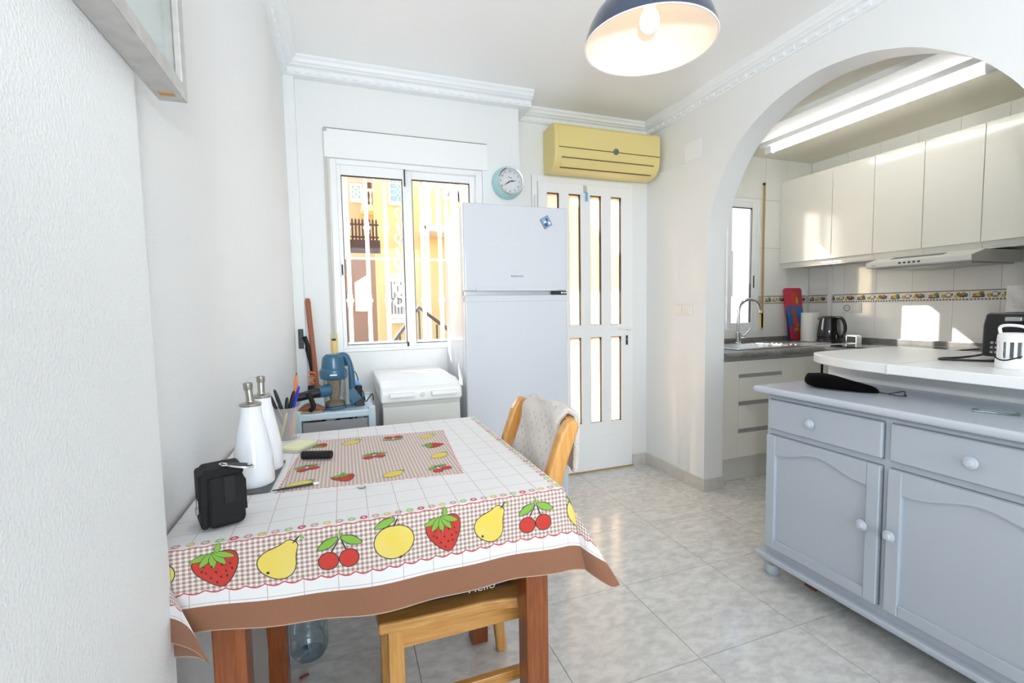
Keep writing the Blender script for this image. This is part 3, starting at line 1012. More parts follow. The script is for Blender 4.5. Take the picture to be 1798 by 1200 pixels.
MB().lathe([(0.06, 0.024), (0.082, 0.026), (0.083, 0.06), (0.077, 0.12), (0.07, 0.17), (0.067, 0.188)], KC, (0, 0, 1), 32).build('body', 'hob_glass', kt)
MB().lathe([(0.067, 0.188), (0.066, 0.194), (0.045, 0.204), (0.0, 0.206)], KC, (0, 0, 1), 28).build('lid', 'black_plastic', kt)
b = MB()
b.add([(KC[0] - 0.02, KC[1] + 0.06, KC[2] + 0.188), (KC[0] + 0.02, KC[1] + 0.06, KC[2] + 0.188), (KC[0], KC[1] + 0.1, KC[2] + 0.192), (KC[0] - 0.01, KC[1] + 0.065, KC[2] + 0.14), (KC[0] + 0.01, KC[1] + 0.065, KC[2] + 0.14)],
      [(0, 2, 1), (0, 3, 2), (1, 2, 4), (3, 4, 2), (0, 1, 4, 3)])
b.build('spout', 'black_plastic', kt)
MB().tube(smooth_path([(KC[0], KC[1] - 0.05, KC[2] + 0.196), (KC[0], KC[1] - 0.10, KC[2] + 0.185), (KC[0], KC[1] - 0.125, KC[2] + 0.13), (KC[0], KC[1] - 0.118, KC[2] + 0.07), (KC[0], KC[1] - 0.08, KC[2] + 0.03)], 5), 0.0115, 10).build('handle', 'black_plastic', kt)
MB().tube(smooth_path([(KC[0] + 0.04, KC[1] + 0.07, KC[2] + 0.012), (KC[0] + 0.06, KC[1] + 0.1, KC[2] + 0.03), (KC[0] + 0.10, KC[1] + 0.11, KC[2] + 0.02)], 4), 0.004, 8).build('cord', 'black_plastic', kt)
al = thing('alarm_clock', 'small white alarm clock with black display beside the kettle', 'clock', (3.615, 2.424, 0.885))
MB().prism([(2.385, 0.886), (2.463, 0.886), (2.465, 0.936), (2.455, 0.948), (2.393, 0.948), (2.383, 0.936)], 3.585, 3.645, 'x').build('case', 'white_plastic', al, 0.006)
MB().box(3.5825, 3.586, 2.392, 2.456, 0.894, 0.941).build('display', 'black_plastic', al)
so = thing('socket_plate', 'double white wall socket and switch plate over the kettle', 'socket', (XK, 2.575, 1.15))
MB().box(XK - 0.008, XK - 0.0005, 2.501, 2.649, 1.112, 1.190).build('plate', 'socket_cream', so, 0.003)
MB().lathe([(0.024, 0), (0.026, 0.001), (0.024, 0.002), (0.022, -0.001)], (XK - 0.008, 2.612, 1.151), (-1, 0, 0), 24).build('socket_ring', 'ink_grey', so)
MB().lathe([(0.021, 0), (0.0, 0.0005)], (XK - 0.0098, 2.612, 1.151), (-1, 0, 0), 24).build('socket_well', 'freezer_grey', so)
MB().box(XK - 0.011, XK - 0.008, 2.51, 2.568, 1.122, 1.180).build('rocker', 'socket_cream', so, 0.002)

# kitchen strip light
fx = thing('strip_light', 'lit fluorescent strip light on the kitchen ceiling', 'ceiling light', (2.94, 1.98, 2.36))
MB().box(2.905, 2.985, 1.33, 2.66, 2.325, ZK - 0.001).build('housing', 'white_plastic', fx, 0.004)
MB().tube([(2.945, 1.40, 2.292), (2.945, 2.58, 2.292)], 0.013, 14).build('tube', 'tube_light', fx)
for y0, y1 in ((1.345, 1.40), (2.58, 2.635)):
    MB().box(2.928, 2.962, y0, y1, 2.274, 2.326).build('tube_holder', 'white_plastic', fx, 0.004)
struct(box('trim_8', 'plaster', None, 2.66, 2.87, YF, YD + 0.002, 2.345, ZK + 0.002))

# ------------------------------------------------------------------ breakfast bar
bar = thing('breakfast_bar', 'white breakfast bar with rounded end under the arch', 'breakfast bar', (2.2, 1.2, 0))
MB().box(XR + 0.001, XR2 - 0.001, 0.8245, 1.55, 0.0, 0.9265).build('half_wall', 'plaster', bar, 0.006)
front = [(p.x, p.y) for p in smooth_path([(2.66, 1.585, 0), (2.30, 1.585, 0), (2.10, 1.575, 0), (2.02, 1.525, 0), (1.955, 1.44, 0), (1.90, 1.32, 0), (1.878, 1.18, 0), (1.874, 1.05, 0), (1.872, 0.90, 0)], 5)]
poly = front + [(1.87, 0.42), (2.137, 0.42), (2.137, 0.826), (2.293, 0.826), (2.293, 0.5), (2.66, 0.5)]
MB().prism(poly, 0.928, 0.965, 'z', 0, True).build('bar_top', 'bar_white', bar, 0.003)
MB().box(1.869, 1.90, 1.134, 1.1355, 0.9275, 0.9656).build('joint_line', 'strap_beige', bar)
MB().box(1.93, 2.30, 1.128, 1.1296, 0.9645, 0.9656).build('joint_line', 'strap_beige', bar)

to = thing('toaster', 'black toaster with silver buttons on the breakfast bar', 'toaster', (2.40, 0.9, 0.965))
b = MB()
b.prism([(2.315, 0.978), (2.495, 0.978), (2.49, 1.10), (2.475, 1.145), (2.335, 1.145), (2.318, 1.10)], 0.75, 1.075, 'y')
b.build('body', 'black_plastic', to, 0.012, 3)
for y in (0.79, 1.03):
    MB().box(2.33, 2.48, y - 0.01, y + 0.01, 0.9655, 0.979).build('foot', 'black_matte', to)
MB().box(2.308, 2.318, 0.955, 0.995, 1.02, 1.13).build('lever_slot', 'black_matte', to, 0.002)
MB().box(2.297, 2.315, 0.955, 1.002, 1.115, 1.13).build('lever', 'alu', to, 0.003)
for k in range(3):
    MB().box(2.309, 2.317, 1.025, 1.045, 0.992 + k * 0.018, 1.001 + k * 0.018).build('button', 'alu', to, 0.002)
MB().lathe([(0.018, 0), (0.016, 0.014), (0, 0.015)], (2.317, 0.985, 1.008), (-1, 0, 0), 18).build('dial', 'alu', to)
for x in (2.375, 2.43):
    MB().box(x - 0.012, x + 0.012, 0.80, 1.03, 1.1452, 1.1464).build('bread_slot', 'gasket', to)
tcb = MB().tube(smooth_path([(2.35, 1.07, 0.985), (2.30, 1.12, 0.970), (2.20, 1.135, 0.970), (2.16, 1.12, 0.970), (2.19, 1.06, 0.970), (2.24, 1.0, 0.970), (2.31, 0.97, 0.972)], 6), 0.0042, 8)
tcb.build('power_cord', 'black_plastic', to)
ln = thing('camping_lantern', 'white plastic lantern with slatted body and looped handle', 'lantern', (2.10, 0.885, 0.965))
LC = (2.10, 0.886)
MB().lathe([(0.0, 0), (0.045, 0), (0.046, 0.004), (0.046, 0.03), (0.042, 0.034), (0.0, 0.034)], (LC[0], LC[1], 0.9655), (0, 0, 1), 24).build('base', 'white_plastic', ln)
MB().lathe([(0.0, 0.088), (0.043, 0.088), (0.044, 0.092), (0.042, 0.112), (0.03, 0.118), (0, 0.119)], (LC[0], LC[1], 0.9655), (0, 0, 1), 24).build('cap', 'white_plastic', ln)
MB().lathe([(0.022, 0.033), (0.022, 0.089)], (LC[0], LC[1], 0.9655), (0, 0, 1), 16).build('core', 'ink_grey', ln)
for k in range(14):
    a = 2 * pi * k / 14
    x, y = LC[0] + 0.040 * cos(a), LC[1] + 0.040 * sin(a)
    MB().obox((x, y, 1.0265), (cos(a), sin(a), 0), (-sin(a), cos(a), 0), (0, 0, 1), 0.0025, 0.004, 0.030).build('slat', 'white_plastic', ln)
MB().tube(smooth_path([(LC[0], LC[1] + 0.036, 1.075), (LC[0], LC[1] + 0.04, 1.10), (LC[0], LC[1] + 0.02, 1.108), (LC[0], LC[1] - 0.02, 1.103), (LC[0], LC[1] - 0.038, 1.08)], 5), 0.005, 8).build('handle', 'white_plastic', ln)
MB().tube(smooth_path([(LC[0] - 0.02, LC[1] + 0.044, 1.055), (LC[0] - 0.05, LC[1] + 0.03, 1.01), (LC[0] - 0.062, LC[1] - 0.0, 0.995), (LC[0] - 0.05, LC[1] - 0.04, 1.01)], 5), 0.0022, 6).build('strap', 'black_matte', ln)
gr = thing('grey_paper_roll', 'mottled grey paper towel roll behind the toaster', 'paper roll', (2.572, 1.068, 0.965))
MB().lathe([(0.02, 0), (0.048, 0), (0.049, 0.15), (0.048, 0.285), (0.02, 0.285)], (2.572, 1.068, 0.9655), (0, 0, 1), 32, 0, True).build('roll', 'paper_roll_grey', gr)
MB().lathe([(0.0195, 0.0), (0.0195, 0.284), (0.018, 0.284), (0.018, 0)], (2.572, 1.068, 0.9655), (0, 0, 1), 20, 0, True).build('core', 'cork', gr)

# ------------------------------------------------------------------ sideboard
sb = thing('sideboard', 'grey painted wooden sideboard with two drawers and arched-panel doors', 'sideboard', (1.92, 1.0, 0))
SX, SYA, SYB = 1.70, 1.495, 0.505
MB().box(SX + 0.02, 2.128, SYB + 0.002, SYA - 0.002, 0.118, 0.818).build('carcass', 'grey_paint', sb)
for y in (SYA - 0.012, 1.011, SYB):
    MB().box(SX + 0.010, SX + 0.0205, y, y + (0.020 if y == 1.011 else 0.012), 0.112, 0.818).build('frame_stile', 'grey_paint', sb)
for ya, yb in ((1.031, SYA - 0.012), (SYB + 0.012, 1.011)):
    for z0, z1 in ((0.112, 0.145), (0.64, 0.662), (0.792, 0.818)):
        MB().box(SX + 0.0105, SX + 0.0205, ya, yb, z0, z1).build('frame_rail', 'grey_paint', sb)
MB().box(SX - 0.045, 2.134, SYB - 0.03, SYA + 0.035, 0.818, 0.845).build('top', 'grey_paint_top', sb, 0.011, 4)
MB().box(SX - 0.022, 2.13, SYB - 0.03, SYA + 0.035, 0.088, 0.112).build('plinth_board', 'grey_paint', sb, 0.008, 3)
for x in (SX + 0.045, 2.08):
    for y in (SYA - 0.005, SYB + 0.02):
        MB().lathe([(0.018, 0), (0.03, 0.012), (0.034, 0.03), (0.030, 0.05), (0.020, 0.058), (0.018, 0.066), (0.026, 0.072), (0.026, 0.088)], (x, y, 0.0), (0, 0, 1), 22).build('foot', 'grey_paint', sb)
KN = [(0.008, 0), (0.010, 0.004), (0.0085, 0.010), (0.017, 0.013), (0.019, 0.017), (0.017, 0.021), (0.012, 0.023), (0.0115, 0.028), (0.009, 0.032), (0.0, 0.033)]
def knob(x, y, z, parent):
    return MB().lathe(KN, (x, y, z), (-1, 0, 0), 20).build('knob', 'grey_paint_top', parent)
for y0, y1 in ((1.033, 1.483), (0.520, 1.009)):
    dr = MB().box(SX - 0.006, SX + 0.011, y0, y1, 0.664, 0.790).build('drawer', 'grey_paint', sb, 0.006, 3)
    knob(SX - 0.006, (y0 + y1) / 2 + 0.024, 0.728, dr)
    # door: stiles, rails with arched top, recessed panel
    st, zb, zt = 0.043, 0.147, 0.638
    sgn = 1
    xa, xb = SX - 0.011, SX + 0.010
    A, Bq = y0 + st, y1 - st
    door = MB().box(xa + 0.0125, xb, A - 0.002, Bq + 0.002, zb + 0.03, zt - 0.01).build('door', 'grey_paint', sb)
    for ya, yb in ((y0, A), (Bq, y1)):
        MB().box(xa, xb, ya, yb, zb, zt).build('stile', 'grey_paint', door, 0.004, 3)
    MB().box(xa + 0.0015, xb, y0 + st, y1 - st, zb, zb + 0.040).build('bottom_rail', 'grey_paint', door, 0.003)
    A, Bq = y0 + st, y1 - st
    pts = [(A, zt), (Bq, zt)]
    for k in range(25):
        t = k / 24
        yy = Bq + (A - Bq) * t
        s = min(t, 1 - t)
        zz = 0.562 + 0.036 * sstep(0.0, 0.5, s * 1.0) + 0.0 * s
        zz = 0.560 + 0.040 * sstep(0.06, 0.5, s)
        pts.append((yy, zz))
    MB().prism(pts, xa + 0.0015, xb, 'x').build('top_rail', 'grey_paint', door)
    knob(xa, (y0 + 0.043) if y0 > 1.0 else (y1 - 0.020), 0.418, door)

po = thing('glasses_pouch', 'soft black drawstring pouch lying on the grey sideboard', 'pouch', (1.88, 1.36, 0.845))
sec = [((1.95, 1.50), 0.006, 0.008, 0.030), ((1.925, 1.475), 0.030, 0.026, 0.016), ((1.885, 1.435), 0.056, 0.048, 0.002), ((1.868, 1.39), 0.068, 0.058, 0), ((1.866, 1.34), 0.068, 0.055, 0),
       ((1.875, 1.295), 0.056, 0.044, 0), ((1.886, 1.255), 0.047, 0.036, 0), ((1.896, 1.22), 0.040, 0.030, 0), ((1.905, 1.195), 0.028, 0.022, 0), ((1.910, 1.182), 0.006, 0.008, 0.001)]
ax = Vector((0.10, -0.99, 0)).normalized()
sdv = Vector((-ax.y, ax.x, 0))
rings = []
for (px_, py_), wd_, h, zl in sec:
    p = Vector((px_, py_, 0.8456))
    ring = []
    for k in range(18):
        t = 2 * pi * k / 18
        c_, s_ = cos(t), sin(t)
        ring.append(p + sdv * wd_ * math.copysign(abs(c_) ** 0.8, c_) + Vector((0, 0, zl + (h * (0.35 + 0.65 * s_) if s_ > 0 else h * 0.35 * (1 + s_ * 0.97)))))
    rings.append(ring)
MB().ring_tube(rings).build('bag', 'black_velvet', po, 0, 2, 1)
e0 = Vector((1.911, 1.185, 0.846))
MB().tube(smooth_path([e0 + Vector((0, 0, 0.006)), e0 + ax * 0.03 + Vector((0, 0, 0.003)), e0 + ax * 0.06 + sdv * 0.01 + Vector((0, 0, 0.012)), e0 + ax * 0.085 + Vector((0, 0, 0.02)), e0 + ax * 0.085 - sdv * 0.01 + Vector((0, 0, 0.004)), e0 + ax * 0.04 - sdv * 0.008 + Vector((0, 0, 0.003))], 5), 0.0018, 6).build('drawstring', 'black_matte', po)
MB().lathe([(0.0, -0.004), (0.004, -0.002), (0.005, 0.001), (0.003, 0.004), (0, 0.005)], e0 + ax * 0.092 - sdv * 0.01 + Vector((0, 0, 0.006)), (0, 0, 1), 10).build('knot', 'black_matte', po)
ph = thing('glass_card', 'thin dark green glass ruler-like slab on the grey sideboard', 'glass slab', (1.88, 0.83, 0.845))
MB().obox((1.883, 0.83, 0.8485), (0.45, -0.9, 0), (0.9, 0.45, 0), (0, 0, 1), 0.052, 0.018, 0.003).build('slab', 'glass_dark', ph, 0.001)
MB().obox((1.884, 0.828, 0.8519), (0.45, -0.9, 0), (0.9, 0.45, 0), (0, 0, 1), 0.040, 0.011, 0.0004).build('face', 'glass_light', ph)
cp = thing('copper_bit', 'small copper coloured tube on the floor under the sideboard', 'tube', (1.80, 1.35, 0))
MB().tube([(1.80, 1.372, 0.0085), (1.80, 1.325, 0.0085)], 0.008, 12).build('tube', 'copper', cp)

# ------------------------------------------------------------------ fridge, freezer
fr = thing('fridge', 'tall white top-freezer fridge standing in front of the glazed door', 'fridge', (0.87, 2.62, 0))
FX0, FX1, FY = 0.582, 1.158, 2.30
MB().box(FX0 + 0.003, FX1 - 0.003, FY + 0.062, 2.86 if False else 2.765, 0.03, 1.722).build('cabinet', 'fridge_white', fr, 0.006)
MB().box(FX0, FX1, FY, FY + 0.058, 1.285, 1.728).build('freezer_door', 'fridge_white', fr, 0.010, 4)
MB().box(FX0, FX1, FY, FY + 0.058, 0.055, 1.266).build('fridge_door', 'fridge_white', fr, 0.010, 4)
MB().box(FX0 + 0.01, FX1 - 0.01, FY + 0.02, FY + 0.062, 1.262, 1.288).build('door_gap', 'alu', fr)
fd = fr.children
MB().prism([(FY - 0.009, 1.286), (FY + 0.012, 1.286), (FY + 0.012, 1.312), (FY - 0.001, 1.312)], FX0 + 0.06, FX1 - 0.06, 'x').build('handle_grip', 'fridge_white', fr, 0.002)
MB().box(FX0, FX1, FY - 0.003, FY + 0.02, 1.232, 1.264).build('handle_ledge', 'fridge_white', fr, 0.002)
MB().box(FX1 - 0.09, FX1 - 0.004, FY - 0.002, FY + 0.03, 1.2655, 1.284).build('hinge', 'gasket', fr, 0.002)
MB().box(FX1 - 0.04, FX1 - 0.004, FY - 0.004, FY + 0.02, 1.270, 1.280).build('hinge_pin', 'steel', fr, 0.002)
for x in (FX0 + 0.05, FX1 - 0.05):
    for y in (FY + 0.1, 2.72):
        MB().lathe([(0.018, 0), (0.018, 0.03)], (x, y, 0.001), (0, 0, 1), 12).build('foot', 'black_plastic', fr)
put_text('brand_lettering', 'EUROCOOL', 0.0125, (0.868, FY - 0.0006, 1.362), pi / 2, 0, 'ink', fr, 0, 1.05)
mg = thing('fridge_magnet', 'small blue picture magnet stuck askew on the freezer door', 'magnet', (1.03, FY, 1.65))
a = radians(30)
R1, R3 = Vector((cos(a), 0, sin(a))), Vector((-sin(a), 0, cos(a)))
MC = Vector((1.035, FY - 0.0026, 1.648))
MB().obox(MC, R1, (0, 1, 0), R3, 0.025, 0.002, 0.028).build('tile', 'ink_grey', mg)
MB().obox(MC + Vector((0, -0.0022, 0)), R1, (0, 1, 0), R3, 0.022, 0.0004, 0.025).build('picture', 'magnet_blue', mg)
for p, q, r, s, m in ((-0.008, -0.012, 0.010, 0.009, 'magnet_dark'), (0.009, 0.010, 0.006, 0.009, 'magnet_dark'), (-0.007, 0.004, 0.005, 0.005, 'white_plastic'), (0.013, -0.012, 0.005, 0.006, 'white_plastic')):
    MB().obox(MC + R1 * p + R3 * q + Vector((0, -0.0027, 0)), R1, (0, 1, 0), R3, r, 0.0002, s).build('printed_shape', m, mg)

ck_y0 = 2.17
fz = thing('chest_freezer', 'small white chest freezer standing below the sliding window', 'freezer', (0.34, 2.45, 0))
MB().box(0.155, 0.515, ck_y0, 2.755, 0.02, 0.755).build('body', 'freezer_grey', fz, 0.006)
MB().box(0.155, 0.515, ck_y0 + 0.002, 2.755, 0.755, 0.772).build('seal', 'strap_beige', fz)
b = MB()
b.prism([(ck_y0 - 0.012, 0.773), (2.757, 0.773), (2.757, 0.862), (ck_y0 + 0.10, 0.862), (ck_y0 + 0.01, 0.842), (ck_y0 - 0.012, 0.825)], 0.147, 0.523, 'x')
b.build('lid', 'freezer_lid', fz, 0.012, 3)
for x0, x1 in ((0.185, 0.295), (0.375, 0.495)):
    MB().prism([(ck_y0 - 0.042, 0.800), (ck_y0 - 0.008, 0.802), (ck_y0 - 0.008, 0.820), (ck_y0 - 0.036, 0.818), (ck_y0 - 0.044, 0.808)], x0, x1, 'x').build('lid_handle', 'freezer_lid', fz, 0.002)
MB().lathe([(0.011, 0), (0.011, 0.004), (0.008, 0.005)], (0.335, ck_y0 - 0.011, 0.805), (0, -1, 0), 16).build('lock', 'freezer_grey', fz)
for x in (0.19, 0.48):
    for y in (ck_y0 + 0.06, 2.7):
        MB().lathe([(0.02, 0), (0.02, 0.021)], (x, y, 0.0), (0, 0, 1), 12).build('foot', 'black_plastic', fz)

# ------------------------------------------------------------------ drawer cart with vacuum
CT = 0.775
ca = thing('drawer_cart', 'pale blue plastic drawer cart with smoky see-through drawers', 'drawer cart', (-0.04, 2.3, 0))
CX0, CX1, CY0, CY1 = -0.205, 0.118, 2.07, 2.46
MB().box(CX0 + 0.002, CX1 - 0.002, CY0 + 0.002, CY1 - 0.002, CT - 0.03, CT).build('top_tray', 'cart_blue', ca, 0.006, 3)
for x in (CX0, CX1 - 0.03):
    for y in (CY0, CY1 - 0.03):
        MB().box(x, x + 0.03, y, y + 0.03, 0.0, CT + 0.012).build('post', 'cart_blue', ca, 0.006)
for k in range(3):
    z0 = 0.06 + k * 0.228
    dw = MB().box(CX0 + 0.034, CX1 - 0.034, CY0 + 0.006, CY0 + 0.010, z0, z0 + 0.222).build('drawer', 'drawer_smoke', ca)
    q = MB().box(CX0 + 0.034, CX1 - 0.034, CY0 + 0.010, CY1 - 0.03, z0, z0 + 0.004)
    q.box(CX0 + 0.034, CX0 + 0.037, CY0 + 0.010, CY1 - 0.03, z0 + 0.004, z0 + 0.2); q.box(CX1 - 0.037, CX1 - 0.034, CY0 + 0.010, CY1 - 0.03, z0 + 0.004, z0 + 0.18)
    q.build('drawer_box', 'cart_drawer', dw)
    MB().box(CX0 + 0.03, CX1 - 0.03, CY0 + 0.012, CY1 - 0.03, z0 - 0.02, z0 - 0.008).build('shelf_rail', 'cart_blue', ca)
cb = thing('cable_coil', 'tangle of dark cables inside the top cart drawer', 'cable', (-0.02, 2.25, 0.53))
path = []
for k in range(60):
    t = k / 59 * 6 * pi
    path.append((-0.03 + (0.07 + 0.02 * sin(1.7 * t)) * cos(t), 2.22 + 0.08 * sin(t), 0.70 + 0.012 * sin(2.3 * t) + 0.012 * cos(0.9 * t)))
MB().tube(path, 0.006, 6).build('loops', 'black_plastic', cb)
rb = thing('red_box', 'small red box inside the top cart drawer', 'box', (-0.12, 2.2, 0.52))
MB().box(-0.155, -0.11, 2.16, 2.26, 0.521, 0.725).build('carton', 'c_red', rb, 0.002)

va = thing('vacuum_cleaner', 'blue handheld vacuum cleaner with dusty clear bin on the cart', 'vacuum cleaner', (-0.045, 2.16, CT))
VC = (-0.045, 2.15)
MB().lathe([(0.0, 0), (0.047, 0), (0.049, 0.006), (0.046, 0.012), (0, 0.013)], (VC[0], VC[1], CT + 0.001), (0, 0, 1), 28).build('bin_base', 'vac_blue', va)
MB().lathe([(0.044, 0.012), (0.045, 0.06), (0.046, 0.13)], (VC[0], VC[1], CT + 0.001), (0, 0, 1), 28, 0, False, False).build('dust_bin', 'plastic_clear', va)
MB().lathe([(0.0, 0.013), (0.041, 0.014), (0.041, 0.028), (0.02, 0.04), (0, 0.036)], (VC[0], VC[1], CT + 0.001), (0, 0, 1), 20).build('dust', 'dust', va)
MB().lathe([(0.018, 0.03), (0.024, 0.07), (0.03, 0.128)], (VC[0], VC[1], CT + 0.001), (0, 0, 1), 20).build('filter', 'dust', va)
MB().lathe([(0.046, 0.128), (0.056, 0.134), (0.060, 0.15), (0.058, 0.168), (0.049, 0.178), (0.047, 0.205), (0.043, 0.224), (0.03, 0.236), (0, 0.24)], (VC[0], VC[1], CT + 0.001), (0, 0, 1), 30).build('motor_head', 'vac_blue', va)
MB().box(VC[0] - 0.014, VC[0] + 0.014, VC[1] - 0.0605, VC[1] - 0.057, CT + 0.150, CT + 0.156).build('badge', 'white_plastic', va)
hp = MB()
hp.tube(smooth_path([(VC[0] + 0.02, VC[1], CT + 0.225), (VC[0] + 0.05, VC[1] + 0.005, CT + 0.225), (VC[0] + 0.068, VC[1] + 0.008, CT + 0.17), (VC[0] + 0.072, VC[1] + 0.01, CT + 0.10), (VC[0] + 0.066, VC[1] + 0.01, CT + 0.06)], 5), [0.02] + [0.015] * 19 + [0.016], 12)
hp.build('grip', 'vac_blue', va)
MB().obox((VC[0] + 0.052, VC[1], CT + 0.10), (1, 0, 0), (0, 1, 0), (0, 0, 1), 0.008, 0.02, 0.085).build('rear_plate', 'vac_grey', va, 0.003)
MB().obox((VC[0] + 0.076, VC[1] + 0.01, CT + 0.052), (0.8, 0, 0.5), (0, 1, 0), (-0.5, 0, 0.8), 0.022, 0.026, 0.032).build('battery', 'vac_blue', va, 0.004)
nz = MB()
nz.tube([(VC[0] - 0.02, VC[1] - 0.03, CT + 0.088), (VC[0] - 0.062, VC[1] - 0.05, CT + 0.083)], [0.026, 0.024], 16)
nz.build('inlet', 'vac_blue', va)
MB().tube([(VC[0] - 0.055, VC[1] - 0.047, CT + 0.084), (VC[0] - 0.10, VC[1] - 0.065, CT + 0.078), (VC[0] - 0.145, VC[1] - 0.08, CT + 0.071)], [0.021, 0.018, 0.016], 14).build('nozzle', 'black_plastic', va)
MB().tube(smooth_path([(VC[0] - 0.10, VC[1] - 0.088, CT + 0.09), (VC[0] - 0.088, VC[1] - 0.09, CT + 0.06), (VC[0] - 0.082, VC[1] - 0.085, CT + 0.03), (VC[0] - 0.095, VC[1] - 0.075, CT + 0.014)], 4), 0.010, 8).build('hose_clip', 'black_matte', va)
sh = thing('brown_brush', 'brown leather-topped brush lying under the vacuum nozzle', 'brush', (-0.13, 2.1, CT))
rings = []
for s, wy, h in ((0, 0.006, 0.012), (0.02, 0.022, 0.034), (0.05, 0.028, 0.044), (0.085, 0.024, 0.030), (0.105, 0.012, 0.016)):
    rings.append([(-0.19 + s, 2.115 + wy * cos(2 * pi * k / 14), CT + 0.001 + h / 2 + h / 2 * sin(2 * pi * k / 14)) for k in range(14)])
MB().ring_tube(rings).build('back', 'brown_leather', sh, 0, 2, 1)
MB().box(-0.18, -0.095, 2.10, 2.13, CT + 0.0003, CT + 0.012).build('sole', 'cork', sh)
ch = thing('battery_charger', 'black vacuum charger with sky blue cap and thin cable', 'charger', (0.055, 2.2, CT))
MB().box(0.038, 0.078, 2.16, 2.205, CT + 0.0005, CT + 0.042).build('dock', 'black_plastic', ch, 0.003)
MB().box(0.042, 0.070, 2.165, 2.20, CT + 0.042, CT + 0.088).build('adapter', 'black_matte', ch, 0.003)
MB().box(0.004, 0.064, 2.206, 2.24, CT + 0.0005, CT + 0.082).build('stand', 'sky_blue', ch, 0.006)
MB().prism([(0.0, CT + 0.083), (0.068, CT + 0.083), (0.060, CT + 0.105), (0.012, CT + 0.108)], 2.200, 2.245, 'y').build('cap', 'sky_blue', ch, 0.006)
MB().tube(smooth_path([(0.01, 2.23, CT + 0.12), (0.02, 2.235, CT + 0.150), (0.045, 2.235, CT + 0.142), (0.06, 2.23, CT + 0.09), (0.078, 2.22, CT + 0.04), (0.084, 2.20, CT + 0.010), (0.10, 2.19, CT + 0.03), (0.114, 2.188, CT + 0.045), (0.117, 2.19, CT + 0.014)], 5), 0.0022, 6).build('cable', 'black_plastic', ch)

# broom corner
br = thing('broom', 'brown wooden broom handle leaning in the corner', 'broom', (-0.14, 2.68, 0))
MB().tube([(-0.172, 2.74, 1.268), (-0.1715, 2.739, 1.25), (-0.142, 2.70, 0.75), (-0.10, 2.62, 0.06)], [0.010, 0.0135, 0.0135, 0.0135], 12).build('stick', 'broom_wood', br)
MB().obox((-0.10, 2.615, 0.07), (1, 0, 0), (0, 1, 0), (0, 0, 1), 0.09, 0.02, 0.018).build('head', 'black_plastic', br, 0.004)
bb = MB()
for k in range(12):
    for j in range(2):
        bb.tube([(-0.18 + k * 0.0145, 2.605 + j * 0.02, 0.053), (-0.185 + k * 0.0155, 2.60 + j * 0.028, 0.001)], 0.006, 5)
bb.build('bristles', 'black_matte', br)
dp = thing('hand_brush', 'black hand brush with orange grips hanging behind the broom', 'hand brush', (-0.16, 2.72, 0.8))
MB().tube(smooth_path([(-0.195, 2.725, 1.065), (-0.178, 2.724, 1.00), (-0.168, 2.722, 0.94), (-0.158, 2.72, 0.86)], 4), [0.011] * 4 + [0.018] * 4 + [0.016] * 4 + [0.02], 10).build('handle', 'black_matte', dp)
for k in range(3):
    MB().lathe([(0.022, -0.006), (0.026, 0), (0.022, 0.006)], (-0.158, 2.718, 0.87 - k * 0.028), (0.2, 0, 1), 14).build('grip_ring', 'orange_plastic', dp)
MB().box(-0.19, -0.125, 2.70, 2.735, 0.70, 0.80).build('head', 'black_plastic', dp, 0.006)
wh = thing('wall_hook', 'flat black adhesive hook on the white pilaster', 'hook', (-0.215, 2.735, 1.05))
MB().box(-0.226, -0.200, 2.729, 2.7345, 1.0, 1.105).build('hook_plate', 'black_plastic', wh, 0.002)
MB().tube([(-0.205, 2.729, 1.055), (-0.195, 2.712, 1.055), (-0.19, 2.712, 1.065)], 0.004, 8).build('prong', 'black_plastic', wh)

# ------------------------------------------------------------------ clock, air conditioner, wall bits
ckx, ckz = 0.985, 1.962
cl = thing('wall_clock', 'round wall clock with pale turquoise deep case', 'clock', (ckx, YW, ckz))
MB().lathe([(0.0, 0), (0.092, 0), (0.098, 0.006), (0.097, 0.03), (0.088, 0.062), (0.080, 0.074), (0.074, 0.076), (0.074, 0.060), (0, 0.060)], (ckx, YW - 0.0005, ckz), (0, -1, 0), 48).build('case', 'teal', cl)
MB().lathe([(0.079, 0.073), (0.0815, 0.076), (0.079, 0.080), (0.0735, 0.078), (0.0735, 0.066)], (ckx, YW, ckz), (0, -1, 0), 48, 0, True).build('bezel', 'chrome', cl)
fc = MB().lathe([(0.0738, 0.0605), (0.0738, 0.062), (0, 0.062)], (ckx, YW, ckz), (0, -1, 0), 48).build('dial', 'clock_face', cl)
yf = YW - 0.0626
for k in range(1, 13):
    a = radians(90 - 30 * k)
    put_text('numeral', str(k), 0.017, (ckx + 0.059 * cos(a), yf, ckz + 0.059 * sin(a)), pi / 2, 0, 'ink', fc)
put_text('dial_lettering', 'Time', 0.013, (ckx, yf, ckz + 0.022), pi / 2, 0, 'ink_grey', fc)
def hand(ang, L, w, y, nm):
    a = radians(90 - ang)
    d, s = Vector((cos(a), 0, sin(a))), Vector((-sin(a), 0, cos(a)))
    c = Vector((ckx, y, ckz))
    V = [c - d * 0.008 + s * w, c + d * L * 0.3 + s * w * 1.3, c + d * L, c + d * L * 0.3 - s * w * 1.3, c - d * 0.008 - s * w]
    V2 = [p + Vector((0, 0.0008, 0)) for p in V]
    MB().add(V + V2, [(4, 3, 2, 1, 0), (5, 6, 7, 8, 9)] + [(i, (i + 1) % 5, 5 + (i + 1) % 5, 5 + i) for i in range(5)]).build(nm, 'ink', cl)
hand(82, 0.044, 0.003, yf - 0.001, 'hour_hand')
hand(237, 0.054, 0.0026, yf - 0.002, 'minute_hand')
MB().lathe([(0.004, 0), (0.003, 0.004), (0, 0.004)], (ckx, yf, ckz), (0, -1, 0), 12).build('pivot', 'alu', cl)
